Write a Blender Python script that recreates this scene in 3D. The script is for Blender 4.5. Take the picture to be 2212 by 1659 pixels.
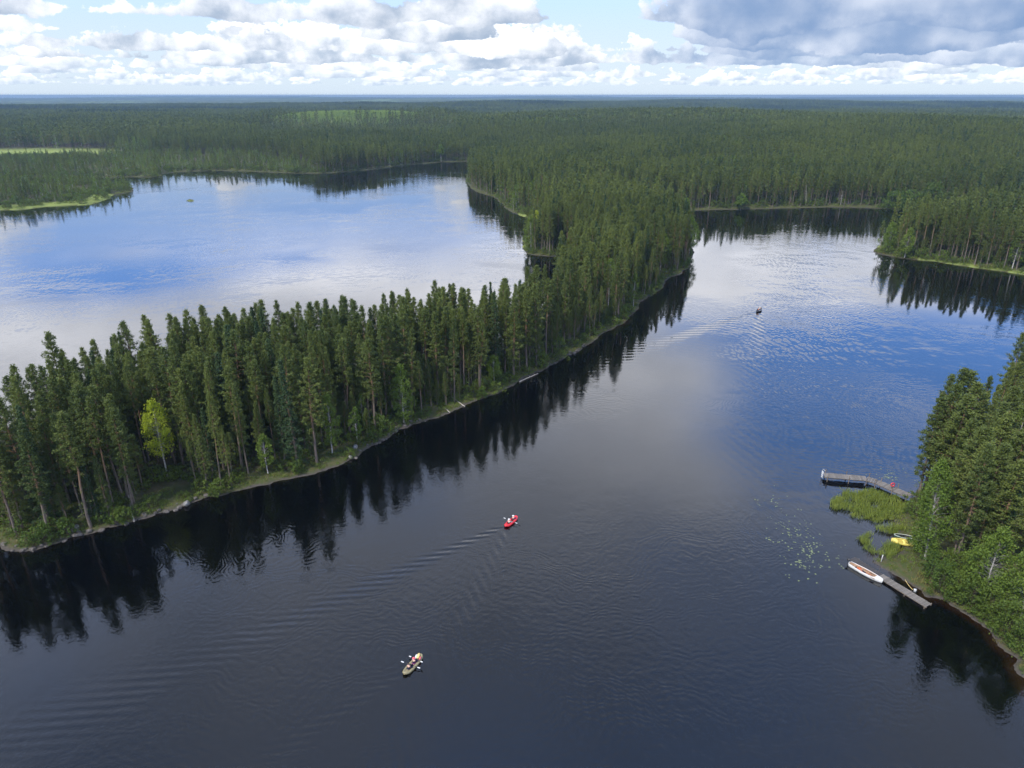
import bpy, bmesh, math, random
import numpy as np
from mathutils import Vector, Matrix

# ------------------------------------------------------------------ clear
for o in list(bpy.data.objects): bpy.data.objects.remove(o)
scene = bpy.context.scene
COL = scene.collection
R = math.radians

# ------------------------------------------------------------------ camera
CAM_H, PITCH, FPX = 60.0, R(22.12), 1536.0      # drone height (m), tilt, focal length in pixels of a 2212 px wide picture
cam_d = bpy.data.cameras.new('camera'); cam = bpy.data.objects.new('camera', cam_d); COL.objects.link(cam)
cam_d.sensor_width = 36.0; cam_d.lens = FPX / 2212 * 36.0
cam_d.clip_start = 0.5; cam_d.clip_end = 90000
cam.location = (0, 0, CAM_H); cam.rotation_euler = (R(90) - PITCH, 0, 0)
scene.camera = cam

# ------------------------------------------------------------------ sun, exposure
SUN_EL, SUN_AZ = R(50), R(-135)                   # azimuth from +Y (view direction) clockwise; -135 = behind, left
sun_dir = Vector((math.sin(SUN_AZ) * math.cos(SUN_EL), math.cos(SUN_AZ) * math.cos(SUN_EL), math.sin(SUN_EL)))
sl = bpy.data.lights.new('sun', 'SUN'); sun = bpy.data.objects.new('sun', sl); COL.objects.link(sun)
sl.energy = 3.8; sl.angle = R(6); sl.color = (1.0, 0.95, 0.86)
sun.rotation_euler = sun_dir.to_track_quat('Z', 'Y').to_euler(); sun.location = (0, 0, 300)
vs = scene.view_settings
vs.view_transform = 'Standard'; vs.look = 'None'; vs.exposure = 0.55; vs.gamma = 1.0; vs.use_curve_mapping = False
cy = scene.cycles
cy.max_bounces = 5; cy.diffuse_bounces = 2; cy.glossy_bounces = 2; cy.transmission_bounces = 2
cy.transparent_max_bounces = 4; cy.volume_bounces = 0
cy.use_adaptive_sampling = True; cy.adaptive_threshold = 0.015
cy.use_denoising = True; cy.denoiser = 'OPENIMAGEDENOISE'; cy.denoising_input_passes = 'RGB_ALBEDO_NORMAL'; cy.denoising_prefilter = 'FAST'
cy.caustics_reflective = False; cy.caustics_refractive = False

# ------------------------------------------------------------------ node helper
class NT:
    def __init__(self, tree): self.t = tree; self.n = tree.nodes; self.l = tree.links
    def node(self, typ, **kw):
        nd = self.n.new(typ)
        for k, v in kw.items(): setattr(nd, k, v)
        return nd
    def put(self, sock, v):
        if isinstance(v, bpy.types.NodeSocket): self.l.new(v, sock)
        elif v is not None: sock.default_value = v
    def m(self, op, a, b=None, c=None, clamp=False):
        nd = self.node('ShaderNodeMath', operation=op, use_clamp=clamp)
        self.put(nd.inputs[0], a); self.put(nd.inputs[1], b); self.put(nd.inputs[2], c)
        return nd.outputs[0]
    def add(self, a, b): return self.m('ADD', a, b)
    def sub(self, a, b): return self.m('SUBTRACT', a, b)
    def mul(self, a, b): return self.m('MULTIPLY', a, b)
    def smooth(self, v, lo, hi, a=0.0, b=1.0):
        nd = self.node('ShaderNodeMapRange', interpolation_type='SMOOTHSTEP')
        self.put(nd.inputs[0], v); self.put(nd.inputs[1], lo); self.put(nd.inputs[2], hi); self.put(nd.inputs[3], a); self.put(nd.inputs[4], b)
        return nd.outputs[0]
    def lin(self, v, lo, hi, a=0.0, b=1.0):
        nd = self.node('ShaderNodeMapRange')
        self.put(nd.inputs[0], v); self.put(nd.inputs[1], lo); self.put(nd.inputs[2], hi); self.put(nd.inputs[3], a); self.put(nd.inputs[4], b)
        return nd.outputs[0]
    def xyz(self, x, y, z):
        nd = self.node('ShaderNodeCombineXYZ')
        for s, v in zip(nd.inputs, (x, y, z)): self.put(s, v)
        return nd.outputs[0]
    def sep(self, v):
        nd = self.node('ShaderNodeSeparateXYZ'); self.put(nd.inputs[0], v); return nd.outputs
    def noise(self, vec, scale, detail=4.0, rough=0.5, dist=0.0, dims='3D'):
        nd = self.node('ShaderNodeTexNoise', noise_dimensions=dims)
        self.put(nd.inputs['Vector'], vec); nd.inputs['Scale'].default_value = scale
        nd.inputs['Detail'].default_value = detail; nd.inputs['Roughness'].default_value = rough; nd.inputs['Distortion'].default_value = dist
        return nd.outputs[0]
    def mix(self, f, a, b):
        nd = self.node('ShaderNodeMix', data_type='RGBA')
        self.put(nd.inputs[0], f)
        for s, v in ((nd.inputs[6], a), (nd.inputs[7], b)):
            if isinstance(v, tuple): v = v if len(v) == 4 else v + (1,)
            self.put(s, v)
        return nd.outputs[2]
    def gauss(self, a, a0, s):                    # exp(-((a-a0)/s)^2)
        d = self.mul(self.sub(a, a0), 1.0 / s)
        return self.m('EXPONENT', self.mul(self.mul(d, d), -1.0))

# ------------------------------------------------------------------ world: Nishita sky with a field of cumulus
world = bpy.data.worlds.new('World'); scene.world = world; world.use_nodes = True
w = NT(world.node_tree); w.n.clear()
sky = w.node('ShaderNodeTexSky', sky_type='NISHITA')
sky.sun_disc = False; sky.sun_elevation = SUN_EL; sky.sun_rotation = SUN_AZ
sky.altitude = 100; sky.air_density = 1.0; sky.dust_density = 0.6; sky.ozone_density = 1.6
SKY_STRENGTH = 0.1
tc = w.node('ShaderNodeTexCoord')
dx, dy, dz = w.sep(tc.outputs['Generated'])
hl = w.m('SQRT', w.add(w.mul(dx, dx), w.add(w.mul(dy, dy), 1e-6)))
ax = w.m('DIVIDE', dx, hl); ay = w.m('DIVIDE', dy, hl); te = w.m('DIVIDE', dz, hl)
az = w.m('ARCTAN2', dx, dy)                       # radians, 0 = view direction
el = w.m('ARCTANGENT', te)
skycol = w.mix(0.0, sky.outputs[0], sky.outputs[0])
K = 1.0 / SKY_STRENGTH
def kc(r, g, b): return (r * K, g * K, b * K, 1)
# clear air: blue boosted high up to brighten water reflections, pale near the horizon
blue = w.mix(w.smooth(el, R(2.0), R(15)), kc(0.50, 0.60, 0.715), kc(0.26, 0.64, 1.62))
col = w.mix(0.85, skycol, blue)
# -- overhead cloud layer, seen from below (above about 8 degrees of elevation)
te_c = w.m('MAXIMUM', te, 0.05)
px_ = w.m('DIVIDE', ax, te_c); py_ = w.m('DIVIDE', ay, te_c)
pl = w.xyz(w.mul(px_, 1.4), w.mul(py_, 1.4), 3.7)                  # km on the 1.4 km cloud base
n_hi = w.noise(pl, 0.30, 6, 0.55)
hole = w.add(w.mul(w.mul(w.gauss(az, R(30), R(14)), w.gauss(el, R(17.4), R(3.4))), 0.50), w.mul(w.mul(w.gauss(az, R(25), R(9)), w.gauss(el, R(23.5), R(3.4))), 0.26))
hole2 = w.mul(w.mul(w.gauss(az, R(-24), R(17)), w.gauss(el, R(12.3), R(1.9))), 0.27)
fill = w.mul(w.mul(w.gauss(az, R(3), R(16)), w.gauss(el, R(30), R(12))), 0.14)
streak = w.mul(w.mul(w.gauss(az, R(30), R(7)), w.gauss(el, R(20.6), R(1.1))), 0.20)
fill2 = w.add(streak, w.add(w.mul(w.mul(w.gauss(az, R(-30), R(22)), w.gauss(el, R(19), R(4.5))), 0.24), w.mul(w.mul(w.gauss(az, R(16), R(11)), w.gauss(el, R(12.3), R(2.2))), 0.30)))
d_hi = w.sub(w.add(n_hi, w.add(fill, w.add(fill2, 0.09))), w.add(hole, hole2))
a_hi = w.smooth(d_hi, 0.38, 0.66)
sh_hi = w.smooth(w.noise(pl, 0.9, 4, 0.55), 0.3, 0.7)
c_hi = w.mix(sh_hi, kc(1.05, 1.10, 1.24), kc(1.85, 1.87, 1.98))
c_hi = w.mix(w.smooth(el, R(16), R(46)), c_hi, w.mix(sh_hi, kc(0.22, 0.29, 0.44), kc(0.46, 0.53, 0.70)))
# -- rows of cumulus, far to near: slices of one cloud field at growing closeness, flat base, heaped tops
deck_tone = w.smooth(az, R(5), R(15))
def cloud_shell(col, d, zb, T, seed, cov, covsock=None, basecol=(0.30, 0.37, 0.48), det=6, fr=0.42, near=False):
    z = w.mul(te, d)
    P = w.xyz(w.mul(ax, d), w.add(w.mul(ay, d), seed * 17.3), w.mul(z, 1.25))
    n = w.noise(P, fr, det, 0.60)
    big = w.noise(w.xyz(w.mul(ax, d), w.add(w.mul(ay, d), seed * 9.1), 0.0), 0.13, 1, 0.5)
    hrel = w.mul(w.sub(z, zb), 1.0 / T)
    bias = w.add(w.mul(w.sub(big, 0.5), 1.3), cov)
    if covsock is not None: bias = w.add(bias, covsock)
    up = w.mul(w.m('MAXIMUM', hrel, 0.0), 0.62)
    low = w.mul(w.m('MAXIMUM', w.mul(hrel, -1.0), 0.0), 3.2)
    dens = w.sub(w.add(w.mul(w.sub(n, 0.5), 1.7), bias), w.add(up, low))
    a = w.smooth(dens, 0.0, 0.055)
    P2 = w.xyz(w.sub(w.mul(ax, d), 0.30), w.add(w.mul(ay, d), seed * 17.3), w.add(w.mul(z, 1.25), 0.42))
    n2 = w.noise(P2, fr, 3, 0.56)
    lit = w.add(w.add(w.mul(w.sub(n, n2), 2.3), w.mul(hrel, 0.75)), 0.36)
    lit = w.sub(lit, w.mul(w.m('MAXIMUM', w.sub(dens, 0.35), 0.0), 0.55))
    s = w.smooth(lit, 0.0, 0.85)
    if near: s = w.mul(s, w.sub(1.0, w.mul(deck_tone, 0.55)))
    fade = 1 - math.exp(-d / 75.0)
    hz = (0.60, 0.665, 0.73)
    hzb = (0.45, 0.55, 0.68)
    top = (0.96, 0.96, 0.97)
    cb = tuple(b * (1 - fade) + h * fade for b, h in zip(basecol, hzb))
    ct = tuple(b * (1 - fade * 0.6) + h * fade * 0.6 for b, h in zip(top, hz))
    if near: cb_ = w.mix(deck_tone, kc(*cb), kc(*[b * (1 - fade) + h * fade for b, h in zip((0.12, 0.21, 0.39), hzb)]))
    else: cb_ = kc(*cb)
    c = w.mix(s, cb_, kc(*ct))
    return w.mix(w.mul(a, 1 - 0.25 * fade), col, c)
right_deck = w.mul(w.smooth(az, R(8), R(17)), 0.39)
left_gap = w.mul(w.mul(w.gauss(az, R(-26.5), R(5.5)), w.gauss(el, R(5.6), R(1.6))), -0.38)
mid_fill = w.mul(w.gauss(az, R(-3), R(9)), 0.22)
tall_left = w.mul(w.mul(w.gauss(az, R(-15), R(7)), w.gauss(el, R(4.5), R(2.2))), 0.25)
near_cov = w.add(w.add(right_deck, left_gap), w.add(mid_fill, tall_left))
low_col = col
for d, seed, cov in ((90, 1, 0.24), (66, 2, 0.19), (49, 3, 0.15), (37, 5, 0.12)):
    low_col = cloud_shell(low_col, d, 1.15, 1.5, seed, cov, None, det=5)
for d, seed, cov in ((28.5, 6, 0.12), (22, 7, 0.08), (17, 8, 0.05), (13, 10, 0.02)):
    low_col = cloud_shell(low_col, d, 1.15, 1.7, seed, cov, near_cov, (0.20, 0.27, 0.38), 7, 0.5, True)
high_col = w.mix(a_hi, col, c_hi)
def background(c):
    b = w.node('ShaderNodeBackground'); b.inputs['Strength'].default_value = SKY_STRENGTH
    w.l.new(c, b.inputs['Color']); return b.outputs[0]
mxs = w.node('ShaderNodeMixShader'); w.put(mxs.inputs[0], w.smooth(el, R(8), R(12)))
w.l.new(background(low_col), mxs.inputs[1]); w.l.new(background(high_col), mxs.inputs[2])
wo = w.node('ShaderNodeOutputWorld'); w.l.new(mxs.outputs[0], wo.inputs['Surface'])
world.cycles.sampling_method = 'NONE'

# ------------------------------------------------------------------ pixel -> ground, noise
CP, SP = math.cos(PITCH), math.sin(PITCH)
def gp(u, v, z=0.0):
    """Point of the place (metres) seen at (u, v) of the 2212 x 1659 photograph on the level z."""
    a = (u - 1106) / FPX; b = -(v - 829.5) / FPX
    d = (a, CP + b * SP, -SP + b * CP)
    t = (z - CAM_H) / d[2]
    return np.array((d[0] * t, d[1] * t))
def proj(x, y, z):
    dep = y * CP - (z - CAM_H) * SP
    return 1106 + FPX * x / dep, 829.5 - FPX * (y * SP + (z - CAM_H) * CP) / dep, dep
def under_top(u, v, t=20.0):
    """Foot of a tree t metres tall whose top is seen at (u, v)."""
    return gp(u, v, t)
def vnoise(x, y, s, seed=0):
    x = np.asarray(x) / s + seed * 13.7; y = np.asarray(y) / s - seed * 7.9
    xi = np.floor(x).astype(np.int64); yi = np.floor(y).astype(np.int64)
    fx = x - xi; fy = y - yi; fx = fx * fx * (3 - 2 * fx); fy = fy * fy * (3 - 2 * fy)
    def h(i, j):
        k = (i * 374761393 + j * 668265263 + seed * 1442695) & 0x7fffffff
        k = ((k ^ (k >> 13)) * 1274126177) & 0x7fffffff
        return ((k ^ (k >> 16)) & 0xffff) / 65535.0
    return (h(xi, yi) * (1 - fx) + h(xi + 1, yi) * fx) * (1 - fy) + (h(xi, yi + 1) * (1 - fx) + h(xi + 1, yi + 1) * fx) * fy

# ------------------------------------------------------------------ shorelines
near_shore = [(-700, 1330), (-300, 1235), (-90, 1180), (0, 1180), (24, 1187), (50, 1189), (80, 1185), (120, 1175), (160, 1164), (200, 1155), (230, 1143), (280, 1131),
    (340, 1115), (400, 1097), (442, 1082), (500, 1066), (560, 1050), (619, 1037), (683, 1021), (725, 1007), (773, 987), (805, 965), (843, 946),
    (859, 930), (891, 920), (939, 904), (971, 891), (1003, 875), (1061, 856), (1093, 838), (1125, 822), (1157, 807), (1205, 786), (1237, 764),
    (1278, 742), (1310, 719), (1349, 698), (1365, 678), (1390, 652), (1429, 623), (1448, 601), (1480, 585), (1491, 572), (1494, 556), (1496, 540)]
tip_back = [(1492, 522), (1478, 500), (1450, 482), (1405, 466), (1345, 456), (1325, 450), (1350, 446), (1410, 450), (1460, 454)]
right_far = [(1504, 455), (1568, 453), (1620, 452), (1696, 450), (1792, 448), (1856, 448.5), (1930, 451.6), (2060, 452), (2212, 455), (2500, 462), (3300, 480)]
left_far = [(-1500, 386), (-300, 384), (150, 386), (285, 383), (340, 383.5), (353, 382), (346, 376), (384, 372), (480, 369), (544, 371), (640, 375), (704, 375), (800, 367), (885, 356), (949, 351),
    (1010, 349), (1028, 352), (1014, 368), (1008, 380), (1008, 392), (1019, 409), (1040, 418), (1064, 425), (1083, 438), (1096, 454), (1122, 465), (1141, 471),
    (1170, 478), (1182, 492), (1160, 508), (1128, 521), (1134, 527), (1128, 538.5), (1141, 548), (1160, 552), (1190, 555), (1230, 552)]
tops = [(1175, 572), (1130, 577), (1080, 596), (1000, 602), (920, 616), (830, 622), (740, 637), (650, 642), (560, 652), (450, 652), (370, 668), (280, 692), (180, 722), (30, 775), (-160, 850)]
P = lambda L: [gp(u, v) for u, v in L]
back = [under_top(u, v, 20.5) for u, v in tops]
back = [b * (1 + 3.5 / np.linalg.norm(b)) for b in back]
main = P(near_shore) + P(tip_back) + P(right_far) + [np.array(p) for p in ((45000., 700.), (45000., 45000.), (-45000., 45000.), (-45000., 900.))] + P(left_far) + back
headR = P([(1882, 543), (1894, 549), (1952, 559), (2016, 565), (2080, 575), (2144, 584), (2212, 594), (2600, 640), (2900, 560), (2600, 500), (2212, 476), (2060, 490), (1960, 512), (1900, 531)])
bank = P([(2420, 805), (2250, 842), (2150, 912), (2060, 985), (2005, 1030), (1975, 1055), (1955, 1085), (1942, 1110), (1937, 1150), (1945, 1180), (1908, 1200), (1892, 1215), (1921, 1241),
    (1960, 1260), (1985, 1275), (1996, 1288), (2037, 1294), (2082, 1320), (2130, 1349), (2146, 1358), (2165, 1394), (2191, 1426), (2197, 1448), (2212, 1467), (2260, 1540), (2330, 1650), (2500, 1850), (3200, 1800), (3600, 1200), (3000, 850)])
headL = P([(-500, 462), (0, 454), (48, 453), (106, 446), (154, 444), (195, 443), (215, 436), (237, 430), (243, 422), (285, 415), (290, 406), (270, 398), (120, 392), (-500, 395)])
edgeL = P([(5, 541), (-30, 536), (-160, 520), (-260, 545), (-120, 556), (-20, 545)])
islet = P([(401, 434), (410, 431.5), (421, 433), (413, 435.5)])
south = [np.array(p) for p in ((-9000., -9000.), (9000., -9000.), (9000., -260.), (300., -190.), (-300., -230.), (-9000., -260.))]
ponds = [P([(2, 346), (25, 343), (42, 347), (20, 350)]), P([(106, 346), (118, 343), (124, 348), (112, 351)])]

def sd_poly(poly, x, y):
    inside = np.zeros(x.shape, bool); dmin = np.full(x.shape, 1e30)
    n = len(poly)
    for i in range(n):
        (x0, y0), (x1, y1) = poly[i], poly[(i + 1) % n]
        ex, ey = x1 - x0, y1 - y0; L2 = ex * ex + ey * ey + 1e-12
        t = np.clip(((x - x0) * ex + (y - y0) * ey) / L2, 0, 1)
        dmin = np.minimum(dmin, (x - x0 - t * ex) ** 2 + (y - y0 - t * ey) ** 2)
        c = (y0 > y) != (y1 > y)
        with np.errstate(divide='ignore', invalid='ignore'):
            inside ^= c & (x < (x1 - x0) * (y - y0) / (y1 - y0 + 1e-30) + x0)
    return np.where(inside, 1, -1) * np.sqrt(dmin)
def shore_dist(x, y):
    """Signed distance to the water line: positive on land."""
    s = sd_poly(main, x, y)
    for p in (headR, bank, headL, edgeL, islet, south): s = np.maximum(s, sd_poly(p, x, y))
    for p in ponds: s = np.minimum(s, -sd_poly(p, x, y))
    wob = (vnoise(x, y, 5.0, 3) - 0.5) * 1.6 + (vnoise(x, y, 1.7, 4) - 0.5) * 0.7
    return s + wob
def sdist_far(x, y):
    x = np.asarray(x, float); y = np.asarray(y, float)
    out = np.full(x.shape, 600.0)
    near = np.hypot(x, y) < 2600
    if near.any(): out[near] = shore_dist(x[near], y[near])
    return out
BOG = (-530.0, 800.0, 120.0, 75.0)
def bog_mask(x, y): return np.exp(-(((x - BOG[0]) / BOG[2]) ** 2 + ((y - BOG[1]) / BOG[3]) ** 2) ** 2)
def meadow_mask(x, y): return np.exp(-(((x + 270) / 160) ** 2 + ((y - 1330) / 230) ** 2) ** 2)
def elev(x, y, sd):
    x = np.asarray(x, float); y = np.asarray(y, float)
    r = np.hypot(x, y)
    s = np.maximum(sd, 0)
    right = 1 / (1 + np.exp(-(x + 0.05 * y) / 120.0))
    amp = 4 + 5 * right
    bogf = 1 - 0.93 * np.exp(-(((x + 560) / 330) ** 2 + ((y - 700) / 330) ** 2) ** 2)
    back_ = np.clip((r - 1250) / 650, 0, 1); back_ = back_ * back_ * (3 - 2 * back_)
    azm = np.arctan2(x, y)
    rc_ = 980 + 160 * np.sin(azm * 5.0 + 0.6) + 120 * (vnoise(azm * 1000, r * 0, 260, 12) - 0.5)
    land = 0.05 + 1.0 * (1 - np.exp(-s / 3.5)) + amp * (1 - np.exp(-s / 330.0)) * bogf * (1 - 0.75 * back_)
    land += 6 * np.exp(-((r - rc_) / 240) ** 2) * np.clip(s / 200, 0, 1) * bogf * (0.5 + 0.9 * vnoise(azm * 1000, r * 0, 150, 11))
    land += 9 * np.exp(-((r - 3000 - 900 * np.sin(azm * 3.0)) / 550) ** 2) * (0.3 + vnoise(azm * 1000, r * 0, 200, 14))
    land += (vnoise(x, y, 9, 5) - 0.5) * 0.5 * np.clip(s / 4, 0, 1)
    land += (vnoise(x, y, 520, 6) - 0.5) * 13 * np.clip(s / 260, 0, 1) * bogf
    land += (vnoise(x, y, 1900, 7) - 0.5) * 26 * np.clip((r - 900) / 2500, 0, 1)
    land += 14 * np.clip((r - 5000) / 12000, 0, 1) + (vnoise(x, y, 2600, 8) - 0.5) * 46 * np.clip((r - 6000) / 9000, 0, 1)
    land += meadow_mask(x, y) * 22
    bed = -np.minimum(0.05 + 0.30 * np.maximum(-sd, 0), 3.6)
    return np.where(sd > 0, np.maximum(land, 0.04), bed)

# ------------------------------------------------------------------ material helpers
def newmat(name):
    m = bpy.data.materials.new(name); m.use_nodes = True
    t = NT(m.node_tree); t.n.clear()
    out = t.node('ShaderNodeOutputMaterial'); return m, t, out
def bsdf(t, out, col=None, rough=0.8, spec=0.3, **kw):
    b = t.node('ShaderNodeBsdfPrincipled')
    if isinstance(col, tuple): col = col if len(col) == 4 else col + (1,)
    t.put(b.inputs['Base Color'], col); t.put(b.inputs['Roughness'], rough); t.put(b.inputs['Specular IOR Level'], spec)
    if out is not None: t.l.new(b.outputs[0], out.inputs['Surface'])
    return b
def simple(name, c, rough=0.6, spec=0.4, var=0.18, scale=4.0, bump=0.0):
    m, t, out = newmat(name)
    co = t.node('ShaderNodeTexCoord').outputs['Object']
    n = t.noise(co, scale, 4, 0.6)
    cc = t.mix(t.smooth(n, 0.3, 0.7), tuple(v * (1 - var) for v in c), tuple(min(1, v * (1 + var)) for v in c))
    b = bsdf(t, out, cc, rough, spec)
    if bump:
        bp = t.node('ShaderNodeBump'); bp.inputs['Strength'].default_value = bump; bp.inputs['Distance'].default_value = 0.02
        t.l.new(n, bp.inputs['Height']); t.l.new(bp.outputs[0], b.inputs['Normal'])
    return m
def foliage(name, c1, c2, trans=0.25, hue=0.5):
    """Leaf or needle colour, varying from tree to tree and from clump to clump."""
    m, t, out = newmat(name)
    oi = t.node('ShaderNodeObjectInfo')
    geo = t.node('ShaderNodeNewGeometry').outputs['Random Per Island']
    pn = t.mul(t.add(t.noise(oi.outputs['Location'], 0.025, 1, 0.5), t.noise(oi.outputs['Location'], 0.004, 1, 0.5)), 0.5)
    f = t.m('ADD', t.mul(oi.outputs['Random'], 0.55), t.mul(geo, 0.25)); f = t.m('ADD', f, t.mul(t.sub(pn, 0.45), 2.2), clamp=True)  # stand colour patches, contrast raised so they also stand in for cloud shadows
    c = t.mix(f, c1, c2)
    d = bsdf(t, None, c, 0.65, 0.25)
    tr = t.node('ShaderNodeBsdfTranslucent'); t.put(tr.inputs[0], c)
    mx = t.node('ShaderNodeMixShader'); mx.inputs[0].default_value = trans
    t.l.new(d.outputs[0], mx.inputs[1]); t.l.new(tr.outputs[0], mx.inputs[2]); t.l.new(mx.outputs[0], out.inputs['Surface'])
    return m
M = {}
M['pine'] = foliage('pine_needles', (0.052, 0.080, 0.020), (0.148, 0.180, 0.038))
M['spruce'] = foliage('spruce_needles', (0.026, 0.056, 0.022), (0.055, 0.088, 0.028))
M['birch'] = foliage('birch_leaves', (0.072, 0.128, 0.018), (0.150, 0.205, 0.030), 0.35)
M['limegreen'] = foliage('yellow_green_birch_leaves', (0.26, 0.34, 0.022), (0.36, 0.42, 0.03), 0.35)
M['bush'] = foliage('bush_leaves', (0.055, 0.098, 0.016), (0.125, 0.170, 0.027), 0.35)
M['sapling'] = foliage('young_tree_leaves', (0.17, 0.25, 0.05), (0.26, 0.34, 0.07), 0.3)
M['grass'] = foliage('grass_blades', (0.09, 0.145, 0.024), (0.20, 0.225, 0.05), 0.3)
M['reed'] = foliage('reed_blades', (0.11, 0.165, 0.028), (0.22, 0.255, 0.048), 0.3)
M['sedge'] = foliage('yellowed_sedge', (0.15, 0.14, 0.045), (0.24, 0.21, 0.07), 0.3)
def bark():
    m, t, out = newmat('pine_bark')
    p = t.node('ShaderNodeTexCoord').outputs['Object']; z = t.sep(p)[2]
    n = t.noise(p, 3.0, 4, 0.6)
    low = t.mix(n, (0.07, 0.055, 0.045), (0.20, 0.165, 0.14)); up = t.mix(n, (0.13, 0.08, 0.05), (0.25, 0.155, 0.095))
    bsdf(t, out, t.mix(t.smooth(z, 4.0, 11.0), low, up), 0.9, 0.1); return m
M['bark'] = bark()
def birchbark():
    m, t, out = newmat('birch_bark')
    p = t.node('ShaderNodeTexCoord').outputs['Object']; x, y, z = t.sep(p)
    n = t.noise(t.xyz(x, y, t.mul(z, 4.0)), 2.0, 4, 0.6)
    bsdf(t, out, t.mix(t.smooth(n, 0.52, 0.6), (0.38, 0.365, 0.34), (0.06, 0.055, 0.05)), 0.8, 0.2); return m
M['birchbark'] = birchbark()
M['dead'] = simple('dead_wood', (0.30, 0.28, 0.26), 0.9, 0.1, 0.3, 3.0)
M['twig'] = simple('twig_bark', (0.075, 0.06, 0.045), 0.9, 0.1, 0.3, 4.0)
M['log'] = simple('bleached_log', (0.30, 0.27, 0.23), 0.85, 0.2, 0.25, 5.0)

# ------------------------------------------------------------------ mesh helpers
def mesh_np(name, V, F4=None, F3=None, mats=(), mi=None, smooth=False):
    me = bpy.data.meshes.new(name)
    V = np.asarray(V, np.float32).reshape(-1, 3)
    F4 = np.zeros((0, 4), np.int32) if F4 is None else np.asarray(F4, np.int32).reshape(-1, 4)
    F3 = np.zeros((0, 3), np.int32) if F3 is None else np.asarray(F3, np.int32).reshape(-1, 3)
    me.vertices.add(len(V)); me.vertices.foreach_set('co', V.ravel())
    nl = F4.size + F3.size; me.loops.add(nl)
    me.loops.foreach_set('vertex_index', np.concatenate([F4.ravel(), F3.ravel()]).astype(np.int32))
    me.polygons.add(len(F4) + len(F3))
    st = np.concatenate([np.arange(len(F4)) * 4, F4.size + np.arange(len(F3)) * 3]).astype(np.int32)
    me.polygons.foreach_set('loop_start', st)
    for m in mats: me.materials.append(m)
    if mi is not None: me.polygons.foreach_set('material_index', np.asarray(mi, np.int32))
    if smooth: me.polygons.foreach_set('use_smooth', np.ones(len(me.polygons), bool))
    me.update(); me.validate(); return me
def link(name, data, parent=None, loc=None, rot=None):
    o = bpy.data.objects.new(name, data); COL.objects.link(o)
    if parent is not None: o.parent = parent
    if loc is not None: o.location = loc
    if rot is not None: o.rotation_euler = rot
    return o
def tag(o, label=None, cat=None, group=None, kind=None):
    if label: o['label'] = label
    if cat: o['category'] = cat
    if group: o['group'] = group
    if kind: o['kind'] = kind
    return o
class MB:
    """Collects shapes; build() links them as one mesh object."""
    def __init__(self): self.bm = bmesh.new()
    def box(self, c, s, rz=0.0, ry=0.0, bev=0.0):
        r = bmesh.ops.create_cube(self.bm, size=1.0)
        mt = Matrix.Translation(c) @ Matrix.Rotation(rz, 4, 'Z') @ Matrix.Rotation(ry, 4, 'Y') @ Matrix.Diagonal((s[0], s[1], s[2], 1))
        bmesh.ops.transform(self.bm, matrix=mt, verts=r['verts'])
        if bev:
            es = list({e for v in r['verts'] for e in v.link_edges}); bmesh.ops.bevel(self.bm, geom=es, offset=bev, segments=2, affect='EDGES')
        return self
    def tube(self, pts, rad, n=8, cap=True):
        pts = [Vector(p) for p in pts]; rad = rad if isinstance(rad, (list, tuple)) else [rad] * len(pts)
        rings = []
        for i, p in enumerate(pts):
            t = (pts[min(i + 1, len(pts) - 1)] - pts[max(i - 1, 0)]).normalized()
            a = t.cross(Vector((0, 0, 1))) if abs(t.z) < 0.95 else t.cross(Vector((1, 0, 0)))
            a.normalize(); b = t.cross(a)
            rings.append([self.bm.verts.new(p + (a * math.cos(2 * math.pi * k / n) + b * math.sin(2 * math.pi * k / n)) * rad[i]) for k in range(n)])
        for i in range(len(rings) - 1):
            for k in range(n): self.bm.faces.new((rings[i][k], rings[i][(k + 1) % n], rings[i + 1][(k + 1) % n], rings[i + 1][k]))
        if cap: self.bm.faces.new(rings[0][::-1]); self.bm.faces.new(rings[-1])
        return self
    def blob(self, c, s, sub=2, jitter=0.0, rng=None, rz=0.0):
        r = bmesh.ops.create_icosphere(self.bm, subdivisions=sub, radius=1.0)
        for v in r['verts']:
            k = 1 + (rng.uniform(-jitter, jitter) if rng else 0); v.co *= k
        bmesh.ops.transform(self.bm, matrix=Matrix.Translation(c) @ Matrix.Rotation(rz, 4, 'Z') @ Matrix.Diagonal((s[0], s[1], s[2], 1)), verts=r['verts']); return self
    def faces(self, V, F):
        vs_ = [self.bm.verts.new(v) for v in V]
        for f in F: self.bm.faces.new([vs_[i] for i in f])
        return self
    def mesh(self, name, mat, smooth=False):
        me = bpy.data.meshes.new(name); bmesh.ops.recalc_face_normals(self.bm, faces=self.bm.faces[:])
        self.bm.to_mesh(me); self.bm.free()
        if mat: me.materials.append(mat)
        if smooth: me.polygons.foreach_set('use_smooth', [True] * len(me.polygons))
        return me
    def build(self, name, mat, parent=None, loc=None, rot=None, smooth=False): return link(name, self.mesh(name, mat, smooth), parent, loc, rot)
def empty(name, loc, rz=0.0):
    o = link(name, None, None, loc, (0, 0, rz)); o.empty_display_size = 0.5; return o

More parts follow.
